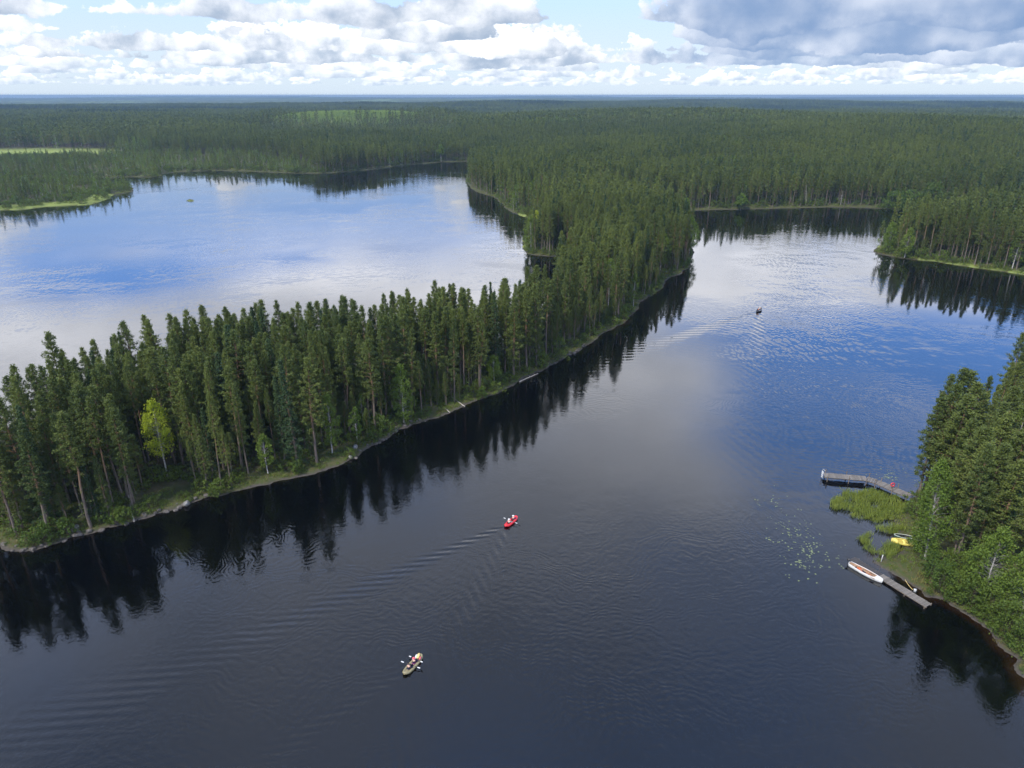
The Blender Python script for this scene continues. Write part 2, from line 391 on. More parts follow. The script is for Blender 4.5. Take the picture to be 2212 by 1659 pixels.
# ------------------------------------------------------------------ ground sheet
def polar_grid(azs, rs):
    A, Rr = np.meshgrid(azs, rs, indexing='ij')
    X = Rr * np.sin(A); Y = Rr * np.cos(A)
    na, nr = A.shape
    i = np.arange(na * nr).reshape(na, nr)
    F = np.stack([i[:-1, :-1], i[:-1, 1:], i[1:, 1:], i[1:, :-1]], -1).reshape(-1, 4)
    return X.ravel(), Y.ravel(), F
azs = np.concatenate([np.linspace(-math.pi, R(-45), 40, endpoint=False), np.linspace(R(-45), R(45), 560), np.linspace(R(45), math.pi, 41)[1:]])
rs = np.concatenate([np.linspace(2, 45, 12, endpoint=False), np.geomspace(45, 500, 330, endpoint=False), np.geomspace(500, 3000, 130, endpoint=False), np.geomspace(3000, 14800, 70)])
gx, gy, gF = polar_grid(azs, rs)
gsd = sdist_far(gx, gy); gz = elev(gx, gy, gsd)
gz = np.where((gy < 0) & (gsd > 0), np.minimum(gz, 20), gz)
def ground_mat():
    m, t, out = newmat('forest_floor')
    p = t.node('ShaderNodeNewGeometry').outputs['Position']
    at = t.node('ShaderNodeAttribute', attribute_name='shore').outputs['Fac']
    op = t.node('ShaderNodeAttribute', attribute_name='open').outputs['Fac']
    n1 = t.noise(p, 0.35, 5, 0.6); n2 = t.noise(p, 2.2, 4, 0.6); n3 = t.noise(p, 0.012, 3, 0.5)
    floor = t.mix(t.smooth(n1, 0.35, 0.65), (0.035, 0.045, 0.016), (0.075, 0.065, 0.035))
    edge = t.mix(t.smooth(n2, 0.35, 0.65), (0.045, 0.060, 0.018), (0.070, 0.062, 0.030))
    stone = t.mix(n2, (0.035, 0.03, 0.026), (0.09, 0.08, 0.07))
    c = t.mix(t.smooth(at, 2.0, 6.0), edge, floor)
    c = t.mix(t.smooth(t.add(at, t.mul(t.sub(n1, 0.5), 1.6)), 0.0, 0.8), stone, c)
    c = t.mix(t.smooth(at, -2.0, -0.1), (0.035, 0.016, 0.006), c)
    field = t.mix(n3, (0.16, 0.21, 0.05), (0.22, 0.25, 0.07))
    c = t.mix(op, c, field)
    b = bsdf(t, out, c, 0.95, 0.1)
    bp = t.node('ShaderNodeBump'); bp.inputs['Strength'].default_value = 0.6; bp.inputs['Distance'].default_value = 0.25
    t.l.new(n2, bp.inputs['Height']); t.l.new(bp.outputs[0], b.inputs['Normal'])
    return m
M['ground'] = ground_mat()
gme = mesh_np('ground', np.stack([gx, gy, gz], -1), gF, mats=(M['ground'],), smooth=True)
at = gme.attributes.new('shore', 'FLOAT', 'POINT'); at.data.foreach_set('value', gsd.astype(np.float32))
def grassy_band(x, y, sd):
    """Open grassy shore on the left headland, the spits behind the peninsula and the headland across the channel."""
    r = np.hypot(x, y); w_ = np.where(x < -150, 13.0, np.where(r < 380, 3.2, 5.0))
    far = (r > 235) & (r < 540) & (sd > 0) & ((x < -120) | (x > 160) | (y > 300))
    far &= ~((r > 395) & (x > -60))
    return np.where(far, np.clip((w_ - sd) / 1.5, 0, 1), 0.0)
gopen = np.clip(np.maximum(np.maximum(bog_mask(gx, gy), meadow_mask(gx, gy)), 0.8 * grassy_band(gx, gy, gsd)), 0, 1)
at = gme.attributes.new('open', 'FLOAT', 'POINT'); at.data.foreach_set('value', gopen.astype(np.float32))
tag(link('ground', gme), kind='structure')

# ------------------------------------------------------------------ water
BOATS = {}                                                     # name -> (position, heading) used for the wakes too
def heading(a, b):
    v = np.array(b) - np.array(a); return v / np.linalg.norm(v)
red_p = gp(1104, 1129, 0.0); red_h = heading(gp(1092, 1138), gp(1116, 1118))
olive_p = gp(892, 1438, 0.0); olive_h = heading(gp(878, 1453), gp(907, 1421))
motor_p = gp(1640, 671, 0.0); motor_h = heading(gp(1560, 735), gp(1640, 671))
def water_mat():
    m, t, out = newmat('lake_water')
    p = t.node('ShaderNodeNewGeometry').outputs['Position']; x, y, z = t.sep(p)
    at = t.node('ShaderNodeAttribute', attribute_name='shore').outputs['Fac']
    # light wind ripples, stronger in drifting patches
    patch = t.mul(t.smooth(t.noise(p, 0.018, 2, 0.55), 0.34, 0.66, 0.30, 1.0), t.smooth(y, 90.0, 170.0, 1.0, 0.22))
    wobn = t.mul(t.noise(p, 0.07, 3, 0.6), 11.0)
    fine = t.noise(p, 1.5, 3, 0.62)
    mid = t.noise(t.xyz(t.add(t.mul(x, 0.6), t.mul(y, 0.35)), t.sub(t.mul(y, 0.8), t.mul(x, 0.5)), 2.0), 0.40, 1, 0.5)
    def train(ang, lam, amp, ns, seed, lo, hi):
        u = t.add(t.mul(x, math.cos(ang)), t.mul(y, math.sin(ang)))
        wob = t.mul(wobn, 1.0 + 0.1 * seed)
        s = t.m('SINE', t.mul(t.add(u, wob), 2 * math.pi / lam))
        mk = t.smooth(t.noise(t.xyz(x, y, seed + 5), ns, 1, 0.5), lo, hi)
        return t.mul(t.mul(s, mk), amp)
    h = t.add(t.mul(t.mul(fine, patch), 0.029), t.mul(t.mul(mid, patch), 0.030))
    h = t.add(h, train(R(70), 1.0, 0.0028, 0.02, 1.0, 0.45, 0.62))
    h = t.add(h, train(R(35), 0.85, 0.0024, 0.025, 7.0, 0.48, 0.62))
    h = t.add(h, train(R(110), 1.3, 0.0032, 0.017, 13.0, 0.48, 0.64))
    def wake(pos, hd, lam, amp, length, width0, ang=0.32):
        rx = t.sub(x, float(pos[0])); ry = t.sub(y, float(pos[1]))
        u = t.mul(t.add(t.mul(rx, float(hd[0])), t.mul(ry, float(hd[1]))), -1.0)
        v = t.m('ABSOLUTE', t.sub(t.mul(rx, float(hd[1])), t.mul(ry, float(hd[0]))))
        on = t.mul(t.smooth(u, 0.5, 3.0), t.m('EXPONENT', t.mul(t.m('MAXIMUM', u, 0.0), -1.0 / length)))
        q = t.m('DIVIDE', t.sub(v, t.mul(u, ang)), t.add(t.mul(t.m('MAXIMUM', u, 0.0), 0.055), width0))
        arm = t.m('EXPONENT', t.mul(t.mul(q, q), -1.0))
        s = t.m('SINE', t.mul(t.sub(t.mul(v, 0.62), t.mul(u, 0.78)), 2 * math.pi / lam))
        inn = t.smooth(t.sub(t.mul(u, ang), v), 0.0, 2.0)
        tr = t.mul(t.mul(t.m('SINE', t.mul(u, 2 * math.pi / (lam * 1.15))), inn), 0.12)
        return t.mul(t.mul(t.add(t.mul(s, arm), tr), on), amp)
    h = t.add(h, wake(red_p, red_h, 1.2, 0.026, 36.0, 0.45))
    h = t.add(h, wake(olive_p, olive_h, 1.0, 0.012, 22.0, 0.5))
    h = t.add(h, wake(motor_p, motor_h, 2.0, 0.028, 42.0, 0.7, 0.28))
    bp = t.node('ShaderNodeBump'); bp.inputs['Strength'].default_value = 1.0; bp.inputs['Distance'].default_value = 1.0
    t.l.new(h, bp.inputs['Height'])
    c = t.mix(t.smooth(at, -1.6, 0.0), (0.0006, 0.0007, 0.0009), t.mix(t.smooth(x, 18.0, 34.0), (0.003, 0.002, 0.0015), (0.013, 0.006, 0.0025)))
    b = bsdf(t, out, c, 0.03, 0.5)
    b.inputs['IOR'].default_value = 1.6
    t.l.new(bp.outputs[0], b.inputs['Normal'])
    return m
M['water'] = water_mat()
wz = np.concatenate([np.linspace(-math.pi, R(-45), 30, endpoint=False), np.linspace(R(-45), R(45), 420), np.linspace(R(45), math.pi, 31)[1:]])
wr = np.concatenate([np.linspace(1, 45, 10, endpoint=False), np.geomspace(45, 700, 300, endpoint=False), np.geomspace(700, 1400, 14)])
wx, wy, wF = polar_grid(wz, wr)
wme = mesh_np('lake_water', np.stack([wx, wy, np.zeros_like(wx)], -1), wF, mats=(M['water'],), smooth=True)
at = wme.attributes.new('shore', 'FLOAT', 'POINT'); at.data.foreach_set('value', sdist_far(wx, wy).astype(np.float32))
tag(link('lake_water', wme), kind='structure')
# ------------------------------------------------------------------ tree shapes
class Geo:
    """Plain vertex / face lists with one material index per face."""
    def __init__(self): self.V = []; self.F4 = []; self.m4 = []; self.F3 = []; self.m3 = []; self.n = 0
    def tube(self, pts, rad, n=5, m=0):
        pts = np.asarray(pts, float); k = len(pts)
        t = np.gradient(pts, axis=0); t /= np.linalg.norm(t, axis=1)[:, None] + 1e-9
        ref = np.where(np.abs(t[:, 2:3]) < 0.95, np.array([[0, 0, 1.0]]), np.array([[1.0, 0, 0]]))
        a = np.cross(t, ref); a /= np.linalg.norm(a, axis=1)[:, None] + 1e-9; b = np.cross(t, a)
        ph = np.arange(n) * 2 * math.pi / n
        ring = pts[:, None] + (a[:, None] * np.cos(ph)[None, :, None] + b[:, None] * np.sin(ph)[None, :, None]) * np.asarray(rad, float)[:, None, None]
        i = np.arange(k * n).reshape(k, n) + self.n
        f = np.stack([i[:-1], np.roll(i[:-1], -1, 1), np.roll(i[1:], -1, 1), i[1:]], -1).reshape(-1, 4)
        self.V.append(ring.reshape(-1, 3)); self.F4.append(f); self.m4.append(np.full(len(f), m)); self.n += k * n
    def diamonds(self, C, D, S, L, Wd, m=1):
        """Leaf-like folded diamonds: centre C, long axis D, side axis S."""
        k = len(C)
        D = D / (np.linalg.norm(D, axis=1)[:, None] + 1e-9); S = S - D * (S * D).sum(1)[:, None]; S /= np.linalg.norm(S, axis=1)[:, None] + 1e-9
        L = np.broadcast_to(np.asarray(L, float), (k,))[:, None]; Wd = np.broadcast_to(np.asarray(Wd, float), (k,))[:, None]
        v = np.stack([C - D * L * 0.5, C + S * Wd * 0.5, C + D * L * 0.5, C - S * Wd * 0.5], 1)
        f = np.arange(4 * k).reshape(k, 4) + self.n
        self.V.append(v.reshape(-1, 3)); self.F4.append(f); self.m4.append(np.full(k, m)); self.n += 4 * k
    def mesh(self, name, mats, only=None):
        V = np.concatenate(self.V); F = np.concatenate(self.F4); mi = np.concatenate(self.m4)
        if only is not None:
            keep = mi == only; F = F[keep]; used = np.unique(F); mp = np.zeros(len(V), int); mp[used] = np.arange(len(used)); V = V[used]; F = mp[F]; mi = None; mats = (mats[only],)
        return mesh_np(name, V, F, mats=mats, mi=mi)

def rand_dirs(rng, k):
    v = rng.normal(size=(k, 3)); return v / np.linalg.norm(v, axis=1)[:, None]

def pine_geo(seed, H=20.0, cb=0.45, Rc=2.3, nb=80, nt=9, nd=4, size=0.42, lean=0.3, kind='pine', tv=7):
    rng = np.random.default_rng(seed); g = Geo()
    k = 9; zz = np.linspace(0, H, k); bend = np.cumsum(rng.normal(0, lean * 0.12, (k, 2)), axis=0); bend -= bend[0]
    r0 = 0.0075 * H + 0.02
    tr = np.column_stack([bend, zz]); rad = r0 * (1 - zz / H) ** 0.85 + 0.015
    rad[0] *= 1.25
    g.tube(tr, rad, tv, 0)
    axis = lambda z: np.array([np.interp(z, zz, tr[:, 0]), np.interp(z, zz, tr[:, 1]), z])
    z0 = cb * H
    C, D, S = [], [], []
    ga = rng.uniform(0, 6.28)
    side = rng.uniform(0, 6.28); lop = rng.uniform(0.0, 0.3)
    for i in range(nb):
        tz = ((i + rng.uniform(0, 1)) / nb) ** 0.92
        z = z0 + (H * 0.985 - z0) * tz
        if kind == 'spruce': prof = (1 - tz) * 0.95 + 0.05
        else: prof = (1 - tz) ** 0.64 * (0.55 + 0.55 * min(1, tz / 0.30)) + 0.045
        ga += 2.4 + rng.uniform(-0.5, 0.5)
        L = Rc * prof * rng.uniform(0.6, 1.18) * (1 + lop * math.cos(ga - side))
        if kind != 'spruce' and rng.random() < 0.10: L *= 0.45
        e0 = R(-14 + 52 * tz) if kind == 'pine' else R(-26 + 50 * tz)
        e0 += rng.normal(0, 0.14)
        hd = np.array([math.cos(ga), math.sin(ga), 0.0]); side_v = np.array([-hd[1], hd[0], 0.0])
        s = np.linspace(0, 1, 4); p0 = axis(z)
        pts = p0 + hd * (s * L * math.cos(e0))[:, None]; pts[:, 2] += s * L * math.sin(e0) + 0.10 * L * s * s
        if tv > 5: g.tube(pts, np.linspace(0.030, 0.009, 4) * (0.5 + L / 2.2), 3, 0)
        m = max(2, int(nt * (0.35 + 0.65 * min(1.0, L / Rc))))
        u = rng.uniform(0.22 if kind == 'spruce' else 0.34, 1.05, m) ** 0.85
        cc = p0 + hd * (u * L * math.cos(e0))[:, None]; cc[:, 2] += u * L * math.sin(e0) + 0.10 * L * u * u
        wid = 0.30 * L * (1.15 - u)
        cc = cc + side_v * (rng.uniform(-1, 1, m) * wid)[:, None]; cc[:, 2] += rng.uniform(-0.12, 0.16, m)
        for q in range(nd):
            dd = rand_dirs(rng, m) * 0.75 + hd * 0.7 + np.array([0, 0, 0.35 if kind == 'pine' else -0.1])
            C.append(cc + rng.normal(0, 0.13, (m, 3))); D.append(dd); S.append(rand_dirs(rng, m) + np.array([0, 0, 0.0]))
    # thin, half-bare branches below the crown
    if tv > 5 and kind == 'pine':
        for i in range(int(34 * cb)):
            z = rng.uniform(0.12, 1.0) * z0; ga = rng.uniform(0, 6.28); L = Rc * rng.uniform(0.35, 0.8); hd = np.array([math.cos(ga), math.sin(ga), -0.15]); p0 = axis(z)
            g.tube(np.array([p0, p0 + hd * L]), [0.018, 0.006], 3, 0)
            m = 9; C.append(p0 + hd * (L * rng.uniform(0.4, 1.0, m))[:, None] + rng.normal(0, 0.14, (m, 3))); D.append(rand_dirs(rng, m) + hd); S.append(rand_dirs(rng, m))
    # dead stubs on the bare stem
    for i in range(int(10 * cb)):
        z = rng.uniform(0.25, 0.95) * z0; a = rng.uniform(0, 6.28); L = rng.uniform(0.3, 1.0); p = axis(z)
        g.tube(np.array([p, p + [math.cos(a) * L, math.sin(a) * L, -0.08]]), [0.02, 0.008], 3, 0)
    # leader shoot
    top = axis(H * 0.97); n = 5 if tv > 5 else 3
    C.append(top + rng.normal(0, 1, (n, 3)) * np.array([0.06, 0.06, 0.22])); D.append(rand_dirs(rng, n) * 0.5 + np.array([0, 0, 1.0])); S.append(rand_dirs(rng, n))
    C = np.concatenate(C); D = np.concatenate(D); S = np.concatenate(S)
    g.diamonds(C, D, S, size * rng.uniform(0.7, 1.35, len(C)), size * 0.52 * rng.uniform(0.7, 1.3, len(C)), 1)
    return g

def leafy_geo(seed, H=12.0, cb=0.22, Rc=2.0, nclump=70, nl=26, size=0.26, droop=0.5, stems=1):
    """Birch or bush: stem(s), limbs and leaf clumps inside an uneven egg-shaped crown."""
    rng = np.random.default_rng(seed); g = Geo()
    roots = [np.zeros(3)] if stems == 1 else [np.array([rng.normal(0, 0.25), rng.normal(0, 0.25), 0]) for _ in range(stems)]
    C, D, S = [], [], []
    axes = []
    for r_ in roots:
        k = 7; zz = np.linspace(0, H * (0.97 if stems == 1 else rng.uniform(0.6, 0.95)), k)
        spread = np.outer(np.linspace(0, 1, k), rng.normal(0, 0.05 if stems == 1 else 0.30 * Rc, 2))
        b = np.cumsum(rng.normal(0, 0.05, (k, 2)), axis=0) * H / 12; b -= b[0]
        tr = np.column_stack([b + spread + r_[:2], zz]); axes.append((zz, tr))
        g.tube(tr, (0.009 * H + 0.02) / math.sqrt(stems) * (1 - zz / (zz[-1] * 1.05)) ** 0.8 + 0.01, 6, 0)
    lobes = [(rng.uniform(0, 6.28), rng.uniform(0.0, 1.0), rng.uniform(0.75, 1.25)) for _ in range(7)]
    for i in range(nclump):
        zz, tr = axes[i % len(axes)]
        tz = (i + rng.random()) / nclump
        z = H * (cb + (1 - cb) * tz)
        prof = math.sin(math.pi * min(1, (0.10 + 0.90 * tz)) ** 0.8) ** 0.75 if stems == 1 else math.sqrt(max(0.05, 1 - (tz * 1.0) ** 2.2))
        a = rng.uniform(0, 6.28)
        lob = 1.0
        for la, lt, ls in lobes: lob += (ls - 1) * math.exp(-((math.cos(a - la) - 1) * 2) ** 2 - ((tz - lt) * 3) ** 2)
        rr = Rc * prof * lob * rng.uniform(0.25, 1.0) ** 0.5
        p0 = np.array([np.interp(z * 0.86, zz, tr[:, 0]), np.interp(z * 0.86, zz, tr[:, 1]), min(z * 0.86, zz[-1])])
        c = np.array([p0[0] + math.cos(a) * rr, p0[1] + math.sin(a) * rr, z])
        if rr > 0.3 * Rc: g.tube(np.array([p0, (p0 + c) / 2 + [0, 0, 0.08 * rr], c]), [0.018, 0.011, 0.005], 3, 0)
        cs = Rc * rng.uniform(0.16, 0.30)
        off = rng.normal(0, 1, (nl, 3)) * cs * 0.6; off[:, 2] *= 0.8; off[:, 2] -= droop * np.abs(rng.normal(0, 1, nl)) * cs * 0.7
        C.append(c + off); dd = rand_dirs(rng, nl); dd[:, 2] -= droop; D.append(dd); S.append(rand_dirs(rng, nl))
    C = np.concatenate(C); D = np.concatenate(D); S = np.concatenate(S)
    C[:, 2] = np.maximum(C[:, 2], 0.08)
    g.diamonds(C, D, S, size * rng.uniform(0.7, 1.3, len(C)), size * 0.7 * rng.uniform(0.7, 1.3, len(C)), 1)
    return g

def snag_geo(seed, H=14.0):
    rng = np.random.default_rng(seed); g = Geo()
    g.tube(np.column_stack([rng.normal(0, 0.04, 6), rng.normal(0, 0.04, 6), np.linspace(0, H, 6)]), np.linspace(0.16, 0.03, 6), 6, 0)
    for i in range(34):
        z = H * rng.uniform(0.25, 0.97); a = rng.uniform(0, 6.28); L = 1.5 * (1.1 - z / H) * rng.uniform(0.5, 1.2) + 0.2
        p = np.array([0, 0, z]); g.tube(np.array([p, p + [math.cos(a) * L * .5, math.sin(a) * L * .5, 0.05], p + [math.cos(a) * L, math.sin(a) * L, -0.12 * L]]), [0.03, 0.02, 0.008], 3, 0)
    return g

PM = (M['bark'], M['pine']); SM = (M['bark'], M['spruce']); BM_ = (M['birchbark'], M['birch'])
# near forms: [geo, materials]; all forms are 20 m (pine, spruce), 12 m (birch) or 1 m based
near_pine = [pine_geo(100 + i, 20, cb, Rc, nb, 14, 8, 0.235, lean) for i, (cb, Rc, lean, nb) in enumerate(((0.46, 1.9, .3, 74), (0.36, 2.1, .5, 84), (0.54, 1.7, .6, 66), (0.26, 2.0, .2, 96), (0.16, 2.0, .3, 108), (0.40, 2.3, .5, 82), (0.58, 1.6, .4, 60), (0.32, 1.7, .3, 88)))]
near_spruce = [pine_geo(140 + i, 18, 0.10, 1.8, 110, 12, 7, 0.25, 0.1, 'spruce') for i in range(2)]
near_birch = [leafy_geo(160 + i, 12, 0.22, 1.7 + 0.25 * i, 85, 34, 0.26, 0.6) for i in range(3)]
mid_pine = [pine_geo(200 + i, 20, cb, Rc, 56, 7, 3, 0.62, 0.3, tv=4) for i, (cb, Rc) in enumerate(((0.42, 1.9), (0.34, 2.1), (0.24, 2.1), (0.48, 1.8), (0.30, 2.4)))]
mid_spruce = [pine_geo(230 + i, 18, 0.08, 2.2, 50, 6, 2, 0.75, 0.1, 'spruce', tv=4) for i in range(2)]
mid_birch = [leafy_geo(250 + i, 12, 0.2, 2.0, 36, 14, 0.55, 0.5) for i in range(2)]
far_pine = [pine_geo(300 + i, 20, 0.30, 2.4 + 0.3 * i, 24, 4, 2, 1.25, 0.2, tv=3) for i in range(3)]
far_spruce = [pine_geo(320 + i, 18, 0.06, 2.6, 26, 4, 2, 1.2, 0.1, 'spruce', tv=3) for i in range(2)]
far_birch = [leafy_geo(330 + i, 14, 0.15, 2.5, 16, 6, 1.2, 0.4) for i in range(2)]

forms = bpy.data.collections.new('tree_forms')                 # never linked to the scene: shapes for the forest mass
FI = {}
def add_forms(key, geos, mats, base):
    FI[key] = []
    for i, g in enumerate(geos):
        o = bpy.data.objects.new('form_%s_%02d' % (base, i), g.mesh('form_' + key, mats)); forms.objects.link(o); FI[key].append(o.name)
add_forms('np', near_pine, PM, 'pine_near'); add_forms('ns', near_spruce, SM, 'spruce_near'); add_forms('nb', near_birch, BM_, 'birch_near')
add_forms('mp', mid_pine, PM, 'pine_mid'); add_forms('ms', mid_spruce, SM, 'spruce_mid'); add_forms('mb', mid_birch, BM_, 'birch_mid')
add_forms('fp', far_pine, PM, 'pine_far'); add_forms('fb', far_birch, BM_, 'birch_far'); add_forms('fs', far_spruce, SM, 'spruce_far')
add_forms('sap', [leafy_geo(360, 5, 0.05, 1.4, 14, 8, 0.8, 0.2)], (M['birchbark'], M['sapling']), 'sapling')
bush_geos = [leafy_geo(370 + i, 1.6, 0.05, 1.1, 26, 14, 0.20, 0.1, stems=4) for i in range(3)]
add_forms('bush', bush_geos, (M['twig'], M['bush']), 'undergrowth')
def tuft_geo(seed, n, h, spread, wd):
    rng = np.random.default_rng(seed); g = Geo()
    a = rng.uniform(0, 6.28, n); r_ = spread * np.sqrt(rng.random(n)); hh = h * rng.uniform(0.6, 1.2, n)
    D = np.column_stack([rng.normal(0, 0.28, n), rng.normal(0, 0.28, n), np.ones(n)])
    D /= np.linalg.norm(D, axis=1)[:, None]
    C = np.column_stack([np.cos(a) * r_, np.sin(a) * r_, np.zeros(n)]) + D * (hh * 0.5)[:, None]
    g.diamonds(C, D, rand_dirs(rng, n), hh, wd, 0); return g
def add_tufts(key, mat, seeds, n, h, spread, wd, base):
    FI[key] = []
    for s in seeds:
        o = bpy.data.objects.new('form_%s_%02d' % (base, s), tuft_geo(s, n, h, spread, wd).mesh('tuft', (mat,))); forms.objects.link(o); FI[key].append(o.name)
add_tufts('grass', M['grass'], (1, 2), 26, 0.45, 0.45, 0.07, 'grass')
add_tufts('reed', M['reed'], (3, 4), 24, 0.95, 0.45, 0.06, 'reed')
add_tufts('sedge', M['sedge'], (5, 6), 26, 0.45, 0.45, 0.07, 'sedge')
def stone_mesh(seed):
    rng = random.Random(seed); mb = MB(); mb.blob((0, 0, 0.1), (0.5, 0.4, 0.28), 1, 0.16, rng); return mb.mesh('stone', M['stone'])
M['stone'] = simple('shore_stone', (0.10, 0.09, 0.08), 0.9, 0.2, 0.5, 1.5)
FI['stone'] = []
for s in range(3):
    o = bpy.data.objects.new('form_stone_%02d' % s, stone_mesh(s)); forms.objects.link(o); FI['stone'].append(o.name)
order = sorted(o.name for o in forms.objects); IDX = {n: i for i, n in enumerate(order)}

def scatter(name, pts, keys, scl, rot, label=None):
    """One object whose points carry a form each (geometry nodes)."""
    me = bpy.data.meshes.new(name); pts = np.asarray(pts, np.float32)
    me.vertices.add(len(pts)); me.vertices.foreach_set('co', pts.ravel())
    a = me.attributes.new('form', 'INT', 'POINT'); a.data.foreach_set('value', np.asarray(keys, np.int32))
    a = me.attributes.new('size', 'FLOAT_VECTOR', 'POINT'); a.data.foreach_set('vector', np.asarray(scl, np.float32).ravel())
    a = me.attributes.new('turn', 'FLOAT_VECTOR', 'POINT'); a.data.foreach_set('vector', np.asarray(rot, np.float32).ravel())
    o = link(name, me); tag(o, kind='stuff', label=label)
    md = o.modifiers.new('scatter', 'NODES'); md.node_group = SCATTER; return o
def scatter_group():
    ng = bpy.data.node_groups.new('scatter', 'GeometryNodeTree')
    ng.interface.new_socket('Geometry', in_out='INPUT', socket_type='NodeSocketGeometry'); ng.interface.new_socket('Geometry', in_out='OUTPUT', socket_type='NodeSocketGeometry')
    N = ng.nodes; L = ng.links
    gi = N.new('NodeGroupInput'); go = N.new('NodeGroupOutput')
    ci = N.new('GeometryNodeCollectionInfo'); ci.inputs['Collection'].default_value = forms
    ci.inputs['Separate Children'].default_value = True; ci.inputs['Reset Children'].default_value = True
    ip = N.new('GeometryNodeInstanceOnPoints'); ip.inputs['Pick Instance'].default_value = True
    def attr(n, t): a = N.new('GeometryNodeInputNamedAttribute'); a.data_type = t; a.inputs['Name'].default_value = n; return a.outputs[0]
    er = N.new('FunctionNodeEulerToRotation')
    L.new(gi.outputs[0], ip.inputs['Points']); L.new(ci.outputs[0], ip.inputs['Instance'])
    L.new(attr('form', 'INT'), ip.inputs['Instance Index']); L.new(attr('size', 'FLOAT_VECTOR'), ip.inputs['Scale'])
    L.new(attr('turn', 'FLOAT_VECTOR'), er.inputs[0]); L.new(er.outputs[0], ip.inputs['Rotation'])
    L.new(ip.outputs[0], go.inputs[0]); return ng
SCATTER = scatter_group()

# ------------------------------------------------------------------ where the trees stand
rng = np.random.default_rng(7)
def jitter_grid(x0, x1, y0, y1, s, j=0.42):
    xs = np.arange(x0, x1, s); ys = np.arange(y0, y1, s)
    X, Y = np.meshgrid(xs, ys); X = X + ((np.arange(len(ys)) % 2) * 0.5 * s)[:, None]
    X = X.ravel() + rng.uniform(-j, j, X.size) * s; Y = Y.ravel() + rng.uniform(-j, j, Y.size) * s
    return X, Y
def in_view(x, y, margin=120, z=10.0):
    u, v, dep = proj(x, y, z)
    return (dep > 5) & (u > -margin) & (u < 2212 + margin) & (v < 1659 + margin * 3)
def ring(r0, r1, s):
    X, Y = jitter_grid(-r1 * 0.85, r1 * 0.85, max(0, r0 * 0.5), r1, s)
    r = np.hypot(X, Y); k = (r >= r0) & (r < r1) & in_view(X, Y, 160 if r0 < 300 else 90); return X[k], Y[k]
OPEN_TO = [(362, 1030, 2.8, 13), (579, 1022, 1.3, 8), (718, 978, 1.4, 9), (772, 955, 1.0, 7), (872, 912, 2.0, 10), (1068, 828, 1.8, 12), (1258, 530, 2.3, 12), (1157, 520, 2.0, 10), (1313, 672, 1.6, 9), (1368, 662, 1.4, 8),
    (1489, 552, 2.0, 10), (1474, 520, 2.2, 9), (1917, 543, 2.0, 8), (1954, 556, 1.8, 8), (1998, 1208, 1.8, 9), (2120, 1305, 2.0, 12), (2200, 1345, 2.2, 12), (1211, 775, 1.9, 9)]
T = {k: [] for k in ('x', 'y', 'z', 'h', 'kind', 'lod', 'sd')}
NEAR_R, MID_R = 330.0, 1000.0
